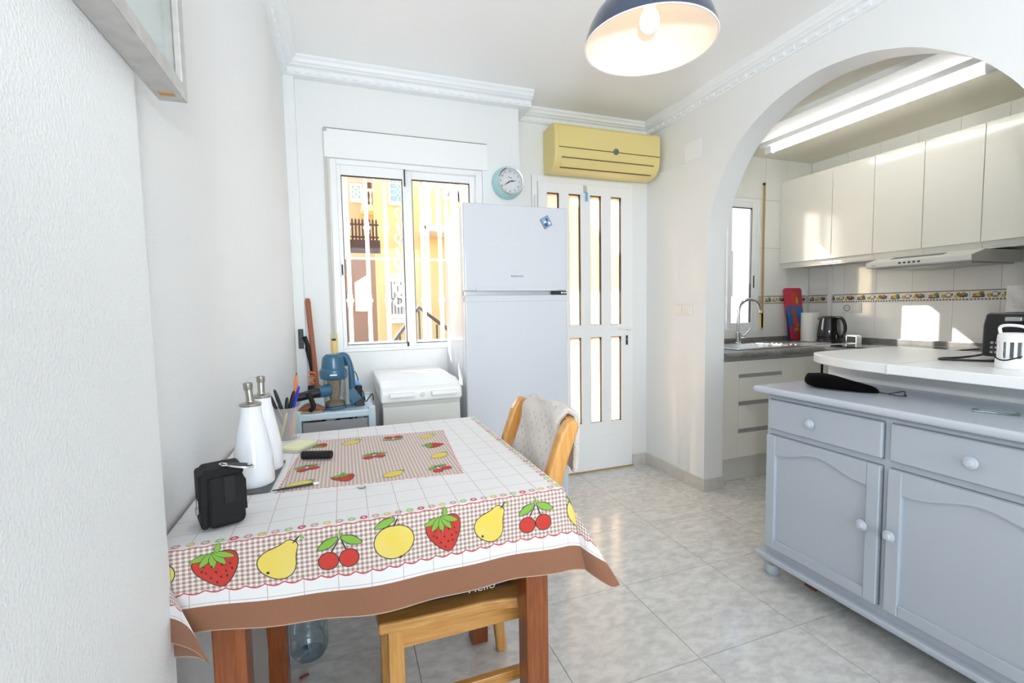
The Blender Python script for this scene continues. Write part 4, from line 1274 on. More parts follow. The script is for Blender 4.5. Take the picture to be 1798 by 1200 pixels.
MB().lathe([(0.0735, 0.068), (0.05, 0.071), (0, 0.0725)], (ckx, YW, ckz), (0, -1, 0), 40, 0, False, False).build('glass_cover', 'glass', cl)

ac = thing('air_conditioner', 'yellowed split air conditioner unit over the glazed door', 'air conditioner', (1.71, YD, 2.2))
AX0, AX1 = 1.312, 2.112
prof = [(YD - 0.001, 2.09), (YD - 0.001, 2.372), (2.80, 2.378), (2.775, 2.370), (2.763, 2.352), (2.758, 2.29), (2.756, 2.18), (2.768, 2.135), (2.80, 2.10), (2.86, 2.082)]
bd = MB().prism(prof, AX0, AX1, 'x', 0, True).build('housing', 'ac_yellow', ac, 0.008, 3)
prof2 = [(2.764, 2.366), (2.7535, 2.350), (2.7525, 2.222), (2.760, 2.222)]
MB().prism(prof2, AX0 + 0.025, AX1 - 0.004, 'x').build('front_panel', 'ac_yellow', ac, 0.002)
MB().prism([(2.7545, 2.2205), (2.7525, 2.2175), (2.765, 2.2175), (2.765, 2.2205)], AX0 + 0.025, AX1 - 0.006, 'x').build('panel_gap', 'line_dark', ac)
lv = MB().prism([(2.7625, 2.148), (2.7590, 2.152), (2.786, 2.104), (2.796, 2.105)], AX0 + 0.05, AX1 - 0.06, 'x')
lv.build('air_flap', 'ac_yellow', ac)
g = MB()
g.prism([(2.7535, 2.158), (2.757, 2.158), (2.757, 2.1535), (2.7545, 2.1535)], AX0 + 0.046, AX1 - 0.056, 'x')
g.prism([(2.783, 2.101), (2.790, 2.103), (2.790, 2.098), (2.786, 2.096)], AX0 + 0.046, AX1 - 0.056, 'x')
g.build('flap_gap', 'line_dark', ac)
MB().lathe([(0.020, 0), (0.020, 0.004), (0.016, 0.005), (0, 0.005)], (1.755, 2.7525, 2.222), (0, -1, 0), 24).build('round_emblem', 'ink_grey', ac)
cn = thing('wall_conduit', 'thin white cable conduit running from the air conditioner', 'conduit', (XR, 2.66, 2.13))
MB().obox((XR - 0.006, 2.665, 2.125), (0, 1, -0.06), (1, 0, 0), (0, 0, 1), 0.115, 0.006, 0.007).build('channel', 'plaster', cn, 0.002)
jb = thing('junction_cover', 'square white junction box cover on the wall beside the arch', 'cover plate', (XR, 2.47, 2.17))
MB().box(XR - 0.005, XR - 0.0003, 2.392, 2.546, 2.115, 2.235).build('plate', 'cornice', jb, 0.002)
sw = thing('light_switch', 'double white light switch on the wall beside the arch', 'light switch', (XR, 2.547, 1.167))
MB().box(XR - 0.009, XR - 0.0003, 2.465, 2.63, 1.130, 1.204).build('plate', 'socket_cream', sw, 0.003)
for y0, y1 in ((2.474, 2.544), (2.551, 2.621)):
    MB().box(XR - 0.013, XR - 0.008, y0, y1, 1.138, 1.196).build('rocker', 'socket_cream', sw, 0.002)

# ------------------------------------------------------------------ pendant lamp
LX, LY, LZ = 0.925, 1.262, 2.0
pn = thing('pendant_lamp', 'dark navy dome pendant lamp with white inside and lit bulb', 'pendant lamp', (LX, LY, ZC))
out = [(0.196, 0), (0.199, 0.002), (0.1955, 0.018), (0.185, 0.05), (0.168, 0.082), (0.142, 0.114), (0.105, 0.142), (0.06, 0.162), (0.035, 0.168), (0.033, 0.20), (0.028, 0.21), (0.0, 0.212)]
MB().lathe(out[:-1] + [(0.004, 0.212)], (LX, LY, LZ), (0, 0, 1), 56, 0, False, False).build('shade', 'lamp_navy', pn)
inn = [(0.1945, 0.0005), (0.1915, 0.018), (0.181, 0.05), (0.164, 0.080), (0.138, 0.111), (0.102, 0.138), (0.058, 0.158), (0.03, 0.160)]
io = MB()
n = 56
rings = [[(LX + r * cos(2 * pi * j / n), LY + r * sin(2 * pi * j / n), LZ + t) for j in range(n)] for r, t in inn]
V = [p for r in rings for p in r]
F = [(i * n + j, (i + 1) * n + j, (i + 1) * n + (j + 1) % n, i * n + (j + 1) % n) for i in range(len(inn) - 1) for j in range(n)]
io.add(V, F, 0, True)
io.add(rings[-1], [tuple(range(n))])
io.lathe([(0.1935, -0.0008), (0.198, -0.0015), (0.1995, 0.0015), (0.1935, 0.0015)], (LX, LY, LZ), (0, 0, 1), 56, 0, True)
io.build('shade_lining', 'lamp_inside', pn)
MB().lathe([(0.018, 0.11), (0.02, 0.16), (0.0, 0.161)], (LX, LY, LZ), (0, 0, 1), 20).build('socket', 'white_plastic', pn)
MB().lathe([(0.0, 0.038), (0.016, 0.040), (0.027, 0.052), (0.030, 0.068), (0.026, 0.086), (0.016, 0.102), (0.013, 0.112), (0, 0.112)], (LX, LY, LZ), (0, 0, 1), 24).build('bulb', 'bulb', pn)
MB().tube([(LX, LY, LZ + 0.21), (LX, LY, ZC - 0.03)], 0.0035, 8).build('cord', 'black_matte', pn)
MB().lathe([(0.05, 0), (0.048, -0.02), (0.02, -0.032), (0, -0.033)], (LX, LY, ZC - 0.0005), (0, 0, 1), 24).build('ceiling_rose', 'white_plastic', pn)

# ------------------------------------------------------------------ picture frame
pf = thing('picture_frame', 'silver box frame with pale print high on the rough wall', 'picture', (-0.31, 0.8, 1.598))
PY0, PY1, PZ0, PZ1 = 0.47, 1.083, 1.598, 2.12
f = MB()
bw = 0.028
f.box(-0.3095, -0.262, PY0, PY1, PZ0, PZ0 + bw); f.box(-0.3095, -0.262, PY0, PY1, PZ1 - bw, PZ1)
f.box(-0.3095, -0.262, PY0, PY0 + bw, PZ0 + bw, PZ1 - bw); f.box(-0.3095, -0.262, PY1 - bw, PY1, PZ0 + bw, PZ1 - bw)
f.build('frame', 'frame_silver', pf, 0.002)
MB().box(-0.3095, -0.288, PY0 + bw, PY1 - bw, PZ0 + bw, PZ1 - bw).build('backing', 'picture_paper', pf)
MB().box(-0.2882, -0.2872, 0.60, 0.95, 1.74, 1.99).build('print', 'freezer_grey', pf)
MB().box(-0.274, -0.272, PY0 + bw, PY1 - bw, PZ0 + bw, PZ1 - bw).build('glass', 'glass', pf)
MB().box(-0.298, -0.274, PY1 - 0.045, PY1 - 0.030, PZ0 - 0.0012, PZ0).build('cork_pad', 'cork', pf)

# ------------------------------------------------------------------ table
TX0, TX1, TY0, TY1, TZ = -0.338, 0.482, 0.992, 1.806, 0.757
tb = thing('dining_table', 'reddish brown wooden dining table pushed against the rough wall', 'table', (0.07, 1.4, 0))
MB().box(TX0, TX1, TY0, TY1, TZ - 0.028, TZ).build('tabletop', 'oak_red', tb, 0.004)
LX_ = (-0.262, 0.388)
LY_ = (1.004, 1.540)
b = MB()
b.box(LX_[0] + 0.058, LX_[1], LY_[0] + 0.02, LY_[0] + 0.04, TZ - 0.115, TZ - 0.028); b.box(LX_[0] + 0.058, LX_[1], LY_[1] + 0.02, LY_[1] + 0.04, TZ - 0.115, TZ - 0.028)
b.box(LX_[0] + 0.02, LX_[0] + 0.04, LY_[0] + 0.06, LY_[1], TZ - 0.115, TZ - 0.028); b.box(LX_[1] + 0.02, LX_[1] + 0.04, LY_[0] + 0.06, LY_[1], TZ - 0.115, TZ - 0.028)
b.build('apron', 'oak_red', tb)
for x in LX_:
    for y in LY_:
        MB().box(x, x + 0.058, y, y + 0.06, 0.0, TZ - 0.028).build('leg', 'oak_red', tb, 0.004)

# ------------------------------------------------------------------ tablecloth
CZ = 0.762
XA, XB, YA, YB = -0.347, 0.488, 0.985, 1.812
cx0, cy0 = (XA + XB) / 2, (YA + YB) / 2
HA, HB = (XB - XA) / 2, (YB - YA) / 2
OV = 0.187
RF = 0.010
def drop(s, flare):
    """arc length s past the table edge -> (outward, down) with a rounded fold"""
    q = RF * pi / 2
    if s < q:
        a = s / RF
        return RF * sin(a), RF * (1 - cos(a))
    r = s - q
    return RF + r * sin(flare), RF + r * cos(flare)
def cloth_pt(u, v):
    """cloth coordinates in metres from its centre"""
    du = max(0, abs(u) - HA + RF)
    dv = max(0, abs(v) - HB + RF)
    bx = cx0 + max(-HA + RF, min(HA - RF, u))
    by = cy0 + max(-HB + RF, min(HB - RF, v))
    left, front = u < 0, v < 0
    z = CZ + 0.0006 * sin(23 * u + 5 * v) * (1 if du + dv == 0 else 0)
    if du == 0 and dv == 0:
        return Vector((bx, by, z))
    if dv == 0 or du == 0:
        s = du if dv == 0 else dv
        t = v if dv == 0 else u
        fl = 0.10 + 0.035 * sin(t * 17 + 1) + 0.03 * sin(t * 31 + 2.2)
        if dv == 0 and left:
            fl = -0.04 if s > 0.03 else 0.0
        if dv > 0 and front:
            s *= 1 - 0.22 * sstep(0.05, 0.42, -u)
        o, d = drop(s, fl)
        if dv == 0:
            if left:
                o = min(o, 0.0045 + 0.0 * s)
                o = RF - 0.004 if s > RF else o
            return Vector((bx + (-o if left else o), by, CZ - d))
        return Vector((bx, by + (-o if front else o), CZ - d))
    s = sqrt(du * du + dv * dv)
    th = math.atan2(dv, du)                       # 0 = along x side, pi/2 = along y side
    k = sin(2 * th)
    if left and front:
        q = sstep(0.0, pi / 2, th)
        D = Vector((0.80, -0.60, 0))
        s *= 1 - 0.22 * sin(th)
        rho = s * 0.58 * k ** 0.9
        off = Vector((-(RF - 0.004) * (1 - q) if s > RF else -s * 0.6 * (1 - q), -s * 0.11 * q - 0.004, 0))
        return Vector((bx, by, CZ - sqrt(max(0, s * s - rho * rho)) * (0.995))) + D * rho + off
    if left:
        rho = s * 0.05
        dirv = Vector((-cos(th) * 0.1, sin(th), 0))
    else:
        big, w_ = max(du, dv), min(du, dv) / max(du, dv)
        t = math.copysign(HA - RF, u) if dv >= du else math.copysign(HB - RF, v)
        o_, d_ = drop(big, 0.10 + 0.035 * sin(t * 17 + 1) + 0.03 * sin(t * 31 + 2.2))
        a1, a2 = min(du, dv) * (0.80 - 0.24 * w_), o_ + (0.56 * big - o_) * w_ * w_
        ox, oy = (a1, a2) if dv >= du else (a2, a1)
        zz = sqrt(max(0, s * s - ox * ox - oy * oy)) + (d_ - sqrt(max(0, big * big - o_ * o_))) * (1 - w_)
        return Vector((bx + ox, by + (-oy if front else oy), CZ - zz))
    rho = min(rho, s * 0.97)
    return Vector((bx, by, CZ - sqrt(max(0, s * s - rho * rho)))) + dirv * rho

def cloth_material():
    m = bpy.data.materials.new('tablecloth')
    m.use_nodes = True
    nt = m.node_tree
    N, L = nt.nodes.new, nt.links.new
    b = nt.nodes['Principled BSDF']
    b.inputs['Roughness'].default_value = 0.9
    b.inputs['Sheen Weight'].default_value = 0.2
    at = N('ShaderNodeAttribute')
    at.attribute_name = 'cloth_uv'
    sx = N('ShaderNodeSeparateXYZ')
    L(at.outputs['Vector'], sx.inputs[0])
    U, Vv = sx.outputs[0], sx.outputs[1]
    def M(op, a, c=None, d=None):
        n = N('ShaderNodeMath')
        n.operation = op
        for i, q in enumerate((a, c, d)):
            if q is None:
                continue
            if isinstance(q, (int, float)):
                n.inputs[i].default_value = q
            else:
                L(q, n.inputs[i])
        return n.outputs[0]
    def mix(fac, a, c):
        n = N('ShaderNodeMix')
        n.data_type = 'RGBA'
        if isinstance(fac, (int, float)): n.inputs[0].default_value = fac
        else: L(fac, n.inputs[0])
        for i, q in ((6, a), (7, c)):
            if isinstance(q, str): n.inputs[i].default_value = lin(q)
            else: L(q, n.inputs[i])
        return n.outputs[2]
    def band(x, lo, hi):
        return M('MULTIPLY', M('GREATER_THAN', x, lo), M('LESS_THAN', x, hi))
    def frac(x, per, off=0.0):
        return M('FRACT', M('DIVIDE', M('ADD', x, 10.0 + off), per))
    au, av = M('ABSOLUTE', U), M('ABSOLUTE', Vv)
    A, Bm = HA + OV, HB + OV
    eu, ev = M('SUBTRACT', A, au), M('SUBTRACT', Bm, av)
    e = M('MINIMUM', eu, ev)
    along = mixf = None
    isu = M('LESS_THAN', eu, ev)
    along = M('ADD', M('MULTIPLY', isu, Vv), M('MULTIPLY', M('SUBTRACT', 1.0, isu), U))
    # thin grid on white
    g1 = M('LESS_THAN', frac(U, 0.064, 0.02), 0.022)
    g2 = M('LESS_THAN', frac(Vv, 0.064, 0.01), 0.022)
    grid = M('MAXIMUM', g1, g2)
    white = mix(M('MULTIPLY', grid, 0.75), 'e6e4e3', 'b08f84')
    # gingham
    c1 = M('LESS_THAN', frac(U, 0.0094), 0.5)
    c2 = M('LESS_THAN', frac(Vv, 0.0094), 0.5)
    gi = M('MULTIPLY', M('ADD', c1, c2), 0.5)
    ging = mix(gi, 'e4ddd7', 'a07c6f')
    # scalloped band edges
    sc = M('MULTIPLY', M('ABSOLUTE', M('SINE', M('MULTIPLY', along, pi / 0.033))), 0.006)
    lo = M('SUBTRACT', 0.092, sc)
    hi = M('ADD', 0.189, M('MULTIPLY', sc, 0.6))
    ing = M('MULTIPLY', M('GREATER_THAN', e, lo), M('LESS_THAN', e, hi))
    col = mix(ing, white, ging)
    d1 = M('LESS_THAN', M('ABSOLUTE', M('SUBTRACT', e, lo)), 0.0013)
    d2 = M('LESS_THAN', M('ABSOLUTE', M('SUBTRACT', e, hi)), 0.0010)
    col = mix(M('MAXIMUM', d1, d2), col, 'c43a4a')
    # brown hem
    brown = mix(M('LESS_THAN', e, 0.002), '8b5d44', 'bfa28a')
    nz = N('ShaderNodeTexNoise')
    nz.inputs['Scale'].default_value = 300
    L(at.outputs['Vector'], nz.inputs['Vector'])
    brown = mix(M('MULTIPLY', nz.outputs['Fac'], 0.22), brown, 'b0866a')
    col = mix(M('LESS_THAN', e, 0.057), col, brown)
    # centre panel, slightly turned on the table
    ca, sa = cos(radians(5.0)), sin(radians(5.0))
    CU, CV = 0.078 - cx0, 1.432 - cy0
    pu = M('SUBTRACT', U, CU)
    pv = M('SUBTRACT', Vv, CV)
    ru = M('SUBTRACT', M('MULTIPLY', pu, ca), M('MULTIPLY', pv, sa))
    rv = M('ADD', M('MULTIPLY', pu, sa), M('MULTIPLY', pv, ca))
    ru, rv = M('ABSOLUTE', ru), M('ABSOLUTE', rv)
    m1, m2 = M('SUBTRACT', 0.222, ru), M('SUBTRACT', 0.226, rv)
    ee = M('MINIMUM', m1, m2)
    isp = M('LESS_THAN', m1, m2)
    al = M('ADD', M('MULTIPLY', isp, rv), M('MULTIPLY', M('SUBTRACT', 1.0, isp), ru))
    s2 = M('MULTIPLY', M('ABSOLUTE', M('SINE', M('MULTIPLY', al, pi / 0.020))), 0.005)
    inside = M('GREATER_THAN', M('ADD', ee, s2), 0.0)
    gl = mix(gi, 'e2d8d0', 'aa8776')
    col = mix(inside, col, gl)
    col = mix(M('LESS_THAN', M('ABSOLUTE', M('ADD', ee, s2)), 0.0012), col, 'd35a5c')
    L(col, b.inputs['Base Color'])
    wv = N('ShaderNodeTexNoise')
    wv.inputs['Scale'].default_value = 500
    L(at.outputs['Vector'], wv.inputs['Vector'])
    bp = N('ShaderNodeBump')
    bp.inputs['Strength'].default_value = 0.25
    bp.inputs['Distance'].default_value = 0.002
    L(wv.outputs['Fac'], bp.inputs['Height'])
    L(bp.outputs['Normal'], b.inputs['Normal'])
    MATS['tablecloth'] = m
cloth_material()
def axis_samples(h):
    a = [-h - OV + RF + 0.0 + (OV) * k / 34 for k in range(34)]
    q = []
    lo, hi = -h + RF, h - RF
    over = OV + RF
    for k in range(30): q.append(lo - over - 0.0 + over * k / 30 * 1.0 - 0.0)
    for k in range(4): pass
    mid = [lo + (hi - lo) * k / 40 for k in range(41)]
    fine = [lo - 0.016 + 0.004 * k for k in range(4)]
    s = sorted(set(round(x, 5) for x in q + mid + fine))
    s += [round(-x, 5) for x in s if x < lo]
    return sorted(set(s))
US, VS = axis_samples(HA), axis_samples(HB)
def round_corner(a, b_, r=0.06):
    x, y = abs(a) - (HA + OV - r), abs(b_) - (HB + OV - r)
    if x > 0 and y > 0:
        f = max(x, y) / sqrt(x * x + y * y)
        return math.copysign(HA + OV - r + x * f, a), math.copysign(HB + OV - r + y * f, b_)
    return a, b_
cm = MB().grid(lambda a, b_: cloth_pt(*round_corner(a, b_)), US, VS)
tcl = thing('tablecloth', 'white checked tablecloth with fruit border and brown hem on the dining table', 'tablecloth', (cx0, cy0, CZ))
cob = cm.build('cloth', 'tablecloth', tcl, 0, 2, 0, 0, 80)
atr = cob.data.attributes.new('cloth_uv', 'FLOAT_VECTOR', 'POINT')
vals = []
for b_ in VS:
    for a in US:
        vals += [*round_corner(a, b_), 0.0]
atr.data.foreach_set('vector', vals)

# printed fruit: flat coloured shapes that follow the cloth
mat('p_line', '3a3a30', 0.9); mat('p_red', 'bd332b', 0.9, var=(30, 'c94238', 0.8)); mat('p_yellow', 'e2c53e', 0.9, var=(22, 'dfce80', 0.9)); mat('p_green', '80ae45', 0.9)
mat('p_pink', 'cf3d58', 0.9); mat('p_beige', 'c9a392', 0.9); mat('p_lime', '9ccf6b', 0.9)
PM = ['p_line', 'p_red', 'p_yellow', 'p_green']
PROFS = {'pear': [(-.46, .0), (-.455, .10), (-.42, .21), (-.34, .31), (-.23, .365), (-.11, .37), (.02, .325), (.13, .255), (.23, .195), (.33, .155), (.41, .125), (.455, .08), (.47, .0)],
         'straw': [(-.52, .0), (-.50, .07), (-.43, .155), (-.31, .255), (-.17, .345), (-.02, .42), (.12, .45), (.23, .445), (.32, .39), (.375, .29), (.385, .15), (.375, .0)]}
def blob(kind):
    """star-shaped outlines around (0,0), unit size about 1 tall"""
    if kind in PROFS:
        h = [Vector((w, y, 0)) for y, w in PROFS[kind]]
        h = smooth_path(h, 3)
        return [(p.x, p.y) for p in h] + [(-p.x, p.y) for p in reversed(h[1:-1])]
    n = 36
    P = []
    for k in range(n):
        t = 2 * pi * k / n
        c, s = cos(t), sin(t)
        if kind == 'apple': P.append((0.47 * c * (1 + 0.04 * abs(c)), 0.42 * s - 0.05 * (1 if s > 0 else 0) * (1 - abs(c))))
        elif kind == 'cherry': P.append((0.21 * c, 0.19 * s))
        elif kind == 'lemon': P.append((0.5 * c, 0.33 * s * (1 - 0.25 * c * c)))
        elif kind == 'straw':
            y = 0.45 * s
            w = 0.42 * (1 - 0.52 * max(0, -s)) * (1.0 if s < 0 else 1.02)
            P.append((w * c, y - 0.03))
        elif kind == 'pear':
            y = 0.46 * s
            w = 0.36 * (1 - 0.58 * max(0, s) ** 0.8)
            P.append((w * c, y - 0.02))
        elif kind == 'leaf': P.append((0.26 * c, 0.085 * s * (1 - 0.3 * abs(c))))
        elif kind == 'dot': P.append((0.02 * c, 0.032 * s))
    return P
def tr2(P, sx=1, sy=1, rot=0, dx=0, dy=0):
    c, s = cos(rot), sin(rot)
    return [(p[0] * sx * c - p[1] * sy * s + dx, p[0] * sx * s + p[1] * sy * c + dy) for p in P]
def grow(P, g):
    cx = sum(p[0] for p in P) / len(P); cy = sum(p[1] for p in P) / len(P)
    out = []
    for x, y in P:
        d = sqrt((x - cx) ** 2 + (y - cy) ** 2) + 1e-6
        out.append((x + (x - cx) / d * g, y + (y - cy) / d * g))
    return out
def fruit_layers(kind):
    Ls = []
    def shape(P, m, line=0.022):
        if line: Ls.append((grow(P, line), 0))
        Ls.append((P, m))
    if kind == 'apple':
        shape(tr2(blob('leaf'), 1, 1.1, 0.35, -0.22, 0.47), 3); shape(blob('apple'), 2)
        Ls.append((tr2(blob('dot'), 1.0, 3.6, -0.5, 0.05, 0.46), 0)); Ls.append((tr2(blob('dot'), 2.2, 1.0, 0.3, 0.14, -0.42), 0))
    elif kind == 'straw':
        shape(tr2(blob('straw'), 1, 1, 0.22), 1)
        for k in range(5):
            shape(tr2(blob('leaf'), 0.85, 0.9, (0.35, 0.95, 1.57, 2.2, -0.35)[k], (-0.24, -0.13, 0.0, 0.12, 0.22)[k] - 0.08, (0.30, 0.24, 0.21, 0.25, 0.33)[k]), 3, 0.014)
        shape(tr2(blob('leaf'), 0.45, 0.7, 1.4, 0.02, 0.52), 3, 0.012)
        for (x, y) in ((-0.26, 0.12), (-0.1, 0.1), (0.1, 0.12), (0.26, 0.14), (-0.22, -0.06), (-0.02, -0.06), (0.18, -0.05), (-0.12, -0.2), (0.08, -0.2), (0.2, -0.18), (0.0, -0.33), (-0.3, 0.0), (0.3, 0.0)):
            Ls.append((tr2(blob('dot'), 0.95, 1.0, 0.3, x, y - 0.06), 0))
    elif kind == 'pear':
        shape(tr2(blob('pear'), 1.08, 1.0, -0.62), 2)
        Ls.append((tr2(blob('dot'), 0.9, 4.0, -0.75, 0.33, 0.42), 0)); Ls.append((tr2(blob('dot'), 1.4, 2.2, 0.9, 0.44, 0.46), 3)); Ls.append((tr2(blob('dot'), 1.6, 1.1, 0.7, -0.27, -0.30), 0))
    elif kind == 'cherries':
        Ls.append((tr2(blob('dot'), 0.9, 7.5, -0.55, -0.12, 0.10), 0)); Ls.append((tr2(blob('dot'), 0.9, 7.5, 0.35, 0.10, 0.10), 0))
        shape(tr2(blob('cherry'), 1.05, 1.1, 0, -0.27, -0.24), 1); shape(tr2(blob('cherry'), 1.05, 1.1, 0, 0.21, -0.22), 1)
        shape(tr2(blob('leaf'), 1.0, 1.2, 0.5, -0.27, 0.20), 3); shape(tr2(blob('leaf'), 1.0, 1.2, -0.4, 0.27, 0.22), 3)
        Ls.append((tr2(blob('dot'), 1.2, 3.0, 0, 0.01, 0.42), 3))
    elif kind == 'lemon':
        shape(tr2(blob('leaf'), 0.8, 1.1, -0.3, 0.42, 0.25), 3); shape(tr2(blob('lemon'), 1, 1, 0.25), 2)
    return Ls
def print_on_cloth(name, layers, uc, vc, size, rot, mats, lift=0.0):
    b = MB()
    for li, (P, m) in enumerate(layers):
        cx = sum(p[0] for p in P) / len(P); cy = sum(p[1] for p in P) / len(P)
        off = 0.0005 + 0.00022 * li / max(1, 1)
        off = 0.0004 + 0.00008 * li + lift
        RR = [0, 0.25, 0.5, 0.75, 1.0] if size * (max(abs(p[0] - cx) for p in P)) > 0.008 else [0, 1.0]
        n = len(P)
        idx = []
        V = []
        for r in RR:
            pts_ = [(cx, cy)] if r == 0 else [(cx + (x - cx) * r, cy + (y - cy) * r) for x, y in P]
            row = []
            for x, y in pts_:
                X, Y = x * size, y * size
                u = uc + X * cos(rot) - Y * sin(rot)
                v = vc + X * sin(rot) + Y * cos(rot)
                h = 0.0008
                p0 = cloth_pt(u, v)
                nrm = (cloth_pt(u + h, v) - cloth_pt(u - h, v)).cross(cloth_pt(u, v + h) - cloth_pt(u, v - h))
                nrm = nrm.normalized() if nrm.length > 1e-9 else Vector((0, 0, 1))
                row.append(len(V))
                V.append(p0 + nrm * off)
            idx.append(row)
        F = []
        for k in range(n):
            F.append((idx[0][0], idx[1][k], idx[1][(k + 1) % n]))
            for a in range(1, len(RR) - 1):
                F.append((idx[a][k], idx[a + 1][k], idx[a + 1][(k + 1) % n], idx[a][(k + 1) % n]))
        b.add(V, F, m, True)
    return b.build(name, mats, cob, 0, 2, 0, 0, 80)
seq = ['straw', 'pear', 'cherries', 'apple']
LAY = {k: fruit_layers(k) for k in ('straw', 'pear', 'cherries', 'apple', 'lemon')}
bandc = -(HB + OV - 0.140)
for k in range(-1, 8):
    uc = -0.239 - cx0 + 0.1075 * k
    if k == 7: uc = HA + 0.040
    print_on_cloth('printed_fruit', LAY[seq[k % 4]], uc, bandc, 0.082 if seq[k % 4] != 'pear' else 0.086, 0.0, PM, 0.0016 if k == 7 else 0.0)
for k in range(1, 7):
    vc = -(HB) + 0.02 + 0.12 * k
    print_on_cloth('printed_fruit', LAY[seq[(k + 1) % 4]], HA + OV - 0.140, vc, 0.082, pi / 2, PM)
for x, y, kd, sz, ro in ((-0.119, 1.262, 'lemon', 0.062, 0.1), (-0.108, 1.391, 'cherries', 0.062, 0.3), (-0.013, 1.270, 'straw', 0.062, 0.1), (0.109, 1.246, 'lemon', 0.058, 0.2), (0.233, 1.246, 'cherries', 0.062, 0.5),
                         (0.255, 1.357, 'lemon', 0.060, 0.4), (0.259, 1.47, 'straw', 0.060, 1.4), (0.256, 1.581, 'lemon', 0.055, 0.2), (0.144, 1.60, 'cherries', 0.066, 3.1), (0.011, 1.606, 'lemon', 0.062, 0.3), (-0.083, 1.611, 'straw', 0.05, 2.4), (0.074, 1.434, 'cherries', 0.068, 0.0)):
    print_on_cloth('printed_fruit', LAY[kd], x - cx0, y - cy0, sz, ro, PM)
def ring_print(uc, vc, m):
    n = 14
    b = MB()
    V = []
    for r in (0.0040, 0.0078):
        for k in range(n):
            a = 2 * pi * k / n
            w = r * (1 + 0.12 * cos(6 * a))
            p = cloth_pt(uc + w * cos(a), vc + w * sin(a))
            V.append(p + Vector((0, 0, 0.0006)))
    b.add(V, [(k, (k + 1) % n, n + (k + 1) % n, n + k)[::-1] for k in range(n)])
    b.build('printed_flower', m, cob)
RC = ['p_pink', 'p_beige', 'p_yellow', 'p_beige', 'p_lime']
for k in range(35):
    u_ = -HA + 0.015 + 0.0238 * k
    ring_print(u_, -HB + 0.018 + 0.0, RC[k % 5])
for k in range(33):
    ring_print(HA - 0.018, -HB + 0.03 + 0.0238 * k, RC[(k + 2) % 5])

# ------------------------------------------------------------------ chair, throw and cushion
chx = thing('dining_chair', 'pine dining chair with rounded seat tucked under the table', 'chair', (0.27, 1.3, 0))
SY_0, SY_1 = 1.095, 1.52
pts = smooth_path([(0.075, SY_0, 0), (0.30, SY_0 - 0.004, 0), (0.475, SY_0 + 0.01, 0), (0.475, SY_1 - 0.01, 0), (0.30, SY_1, 0), (0.075, SY_1, 0), (0.05, SY_1 - 0.03, 0), (0.045, 1.31, 0), (0.05, SY_0 + 0.03, 0)], 4, True)
MB().prism([(p.x, p.y) for p in pts], 0.428, 0.456, 'z').build('seat', 'pine', chx, 0.006, 3)
b = MB()
b.box(0.10, 0.44, SY_0 + 0.028, SY_0 + 0.046, 0.365, 0.428); b.box(0.10, 0.44, SY_1 - 0.046, SY_1 - 0.028, 0.365, 0.428)
b.box(0.085, 0.105, SY_0 + 0.05, SY_1 - 0.05, 0.365, 0.428); b.box(0.43, 0.45, SY_0 + 0.05, SY_1 - 0.05, 0.365, 0.428)
b.build('apron', 'pine', chx, 0.002)
for y in (SY_0 + 0.02, SY_1 - 0.058):
    MB().box(0.072, 0.110, y, y + 0.038, 0, 0.428).build('leg', 'pine_back', chx, 0.004)
for y0 in (SY_0 + 0.012, SY_1 - 0.046):
    y1 = y0 + 0.034
    pr_ = [(0.462, 0.0), (0.496, 0.0), (0.474, 0.25), (0.470, 0.42), (0.505, 0.60), (0.556, 0.78), (0.590, 0.868), (0.588, 0.884), (0.572, 0.892), (0.555, 0.886), (0.535, 0.855), (0.500, 0.76), (0.452, 0.58), (0.428, 0.42), (0.436, 0.25)]
    MB().prism(pr_, y0, y1, 'y').build('back_leg', 'pine_back', chx, 0.008, 3)
for z in (0.192,):
    for y in (SY_0 + 0.03, SY_1 - 0.05):
        MB().box(0.105, 0.43, y, y + 0.02, z, z + 0.03).build('stretcher', 'pine', chx, 0.003)
def back_x(z): return 0.505 + (z - 0.62) * 0.30
for z0, z1 in ((0.745, 0.885), (0.575, 0.635)):
    b = MB()
    n = 12
    V = []
    for k in range(n + 1):
        t = k / n
        y = SY_0 + 0.045 + (SY_1 - SY_0 - 0.09) * t
        bow = 0.012 * sin(pi * t)
        for z, off in ((z0, -0.010), (z0, 0.012), (z1, 0.012), (z1, -0.010)):
            V.append((back_x(z) + off + bow, y, z + (0.006 * sin(pi * t) if z == z1 else 0)))
    F = [(4 * k + j, 4 * k + (j + 1) % 4, 4 * k + 4 + (j + 1) % 4, 4 * k + 4 + j) for k in range(n) for j in range(4)]
    F = [tuple(reversed(f)) for f in F] + [(0, 1, 2, 3), (4 * n + 3, 4 * n + 2, 4 * n + 1, 4 * n)]
    b.add(V, F)
    b.build('back_rail', 'pine', chx, 0.004, 3)
tw = thing('fur_throw', 'pale grey fluffy throw draped over the pine chair back', 'throw', (0.56, 1.33, 0.7))
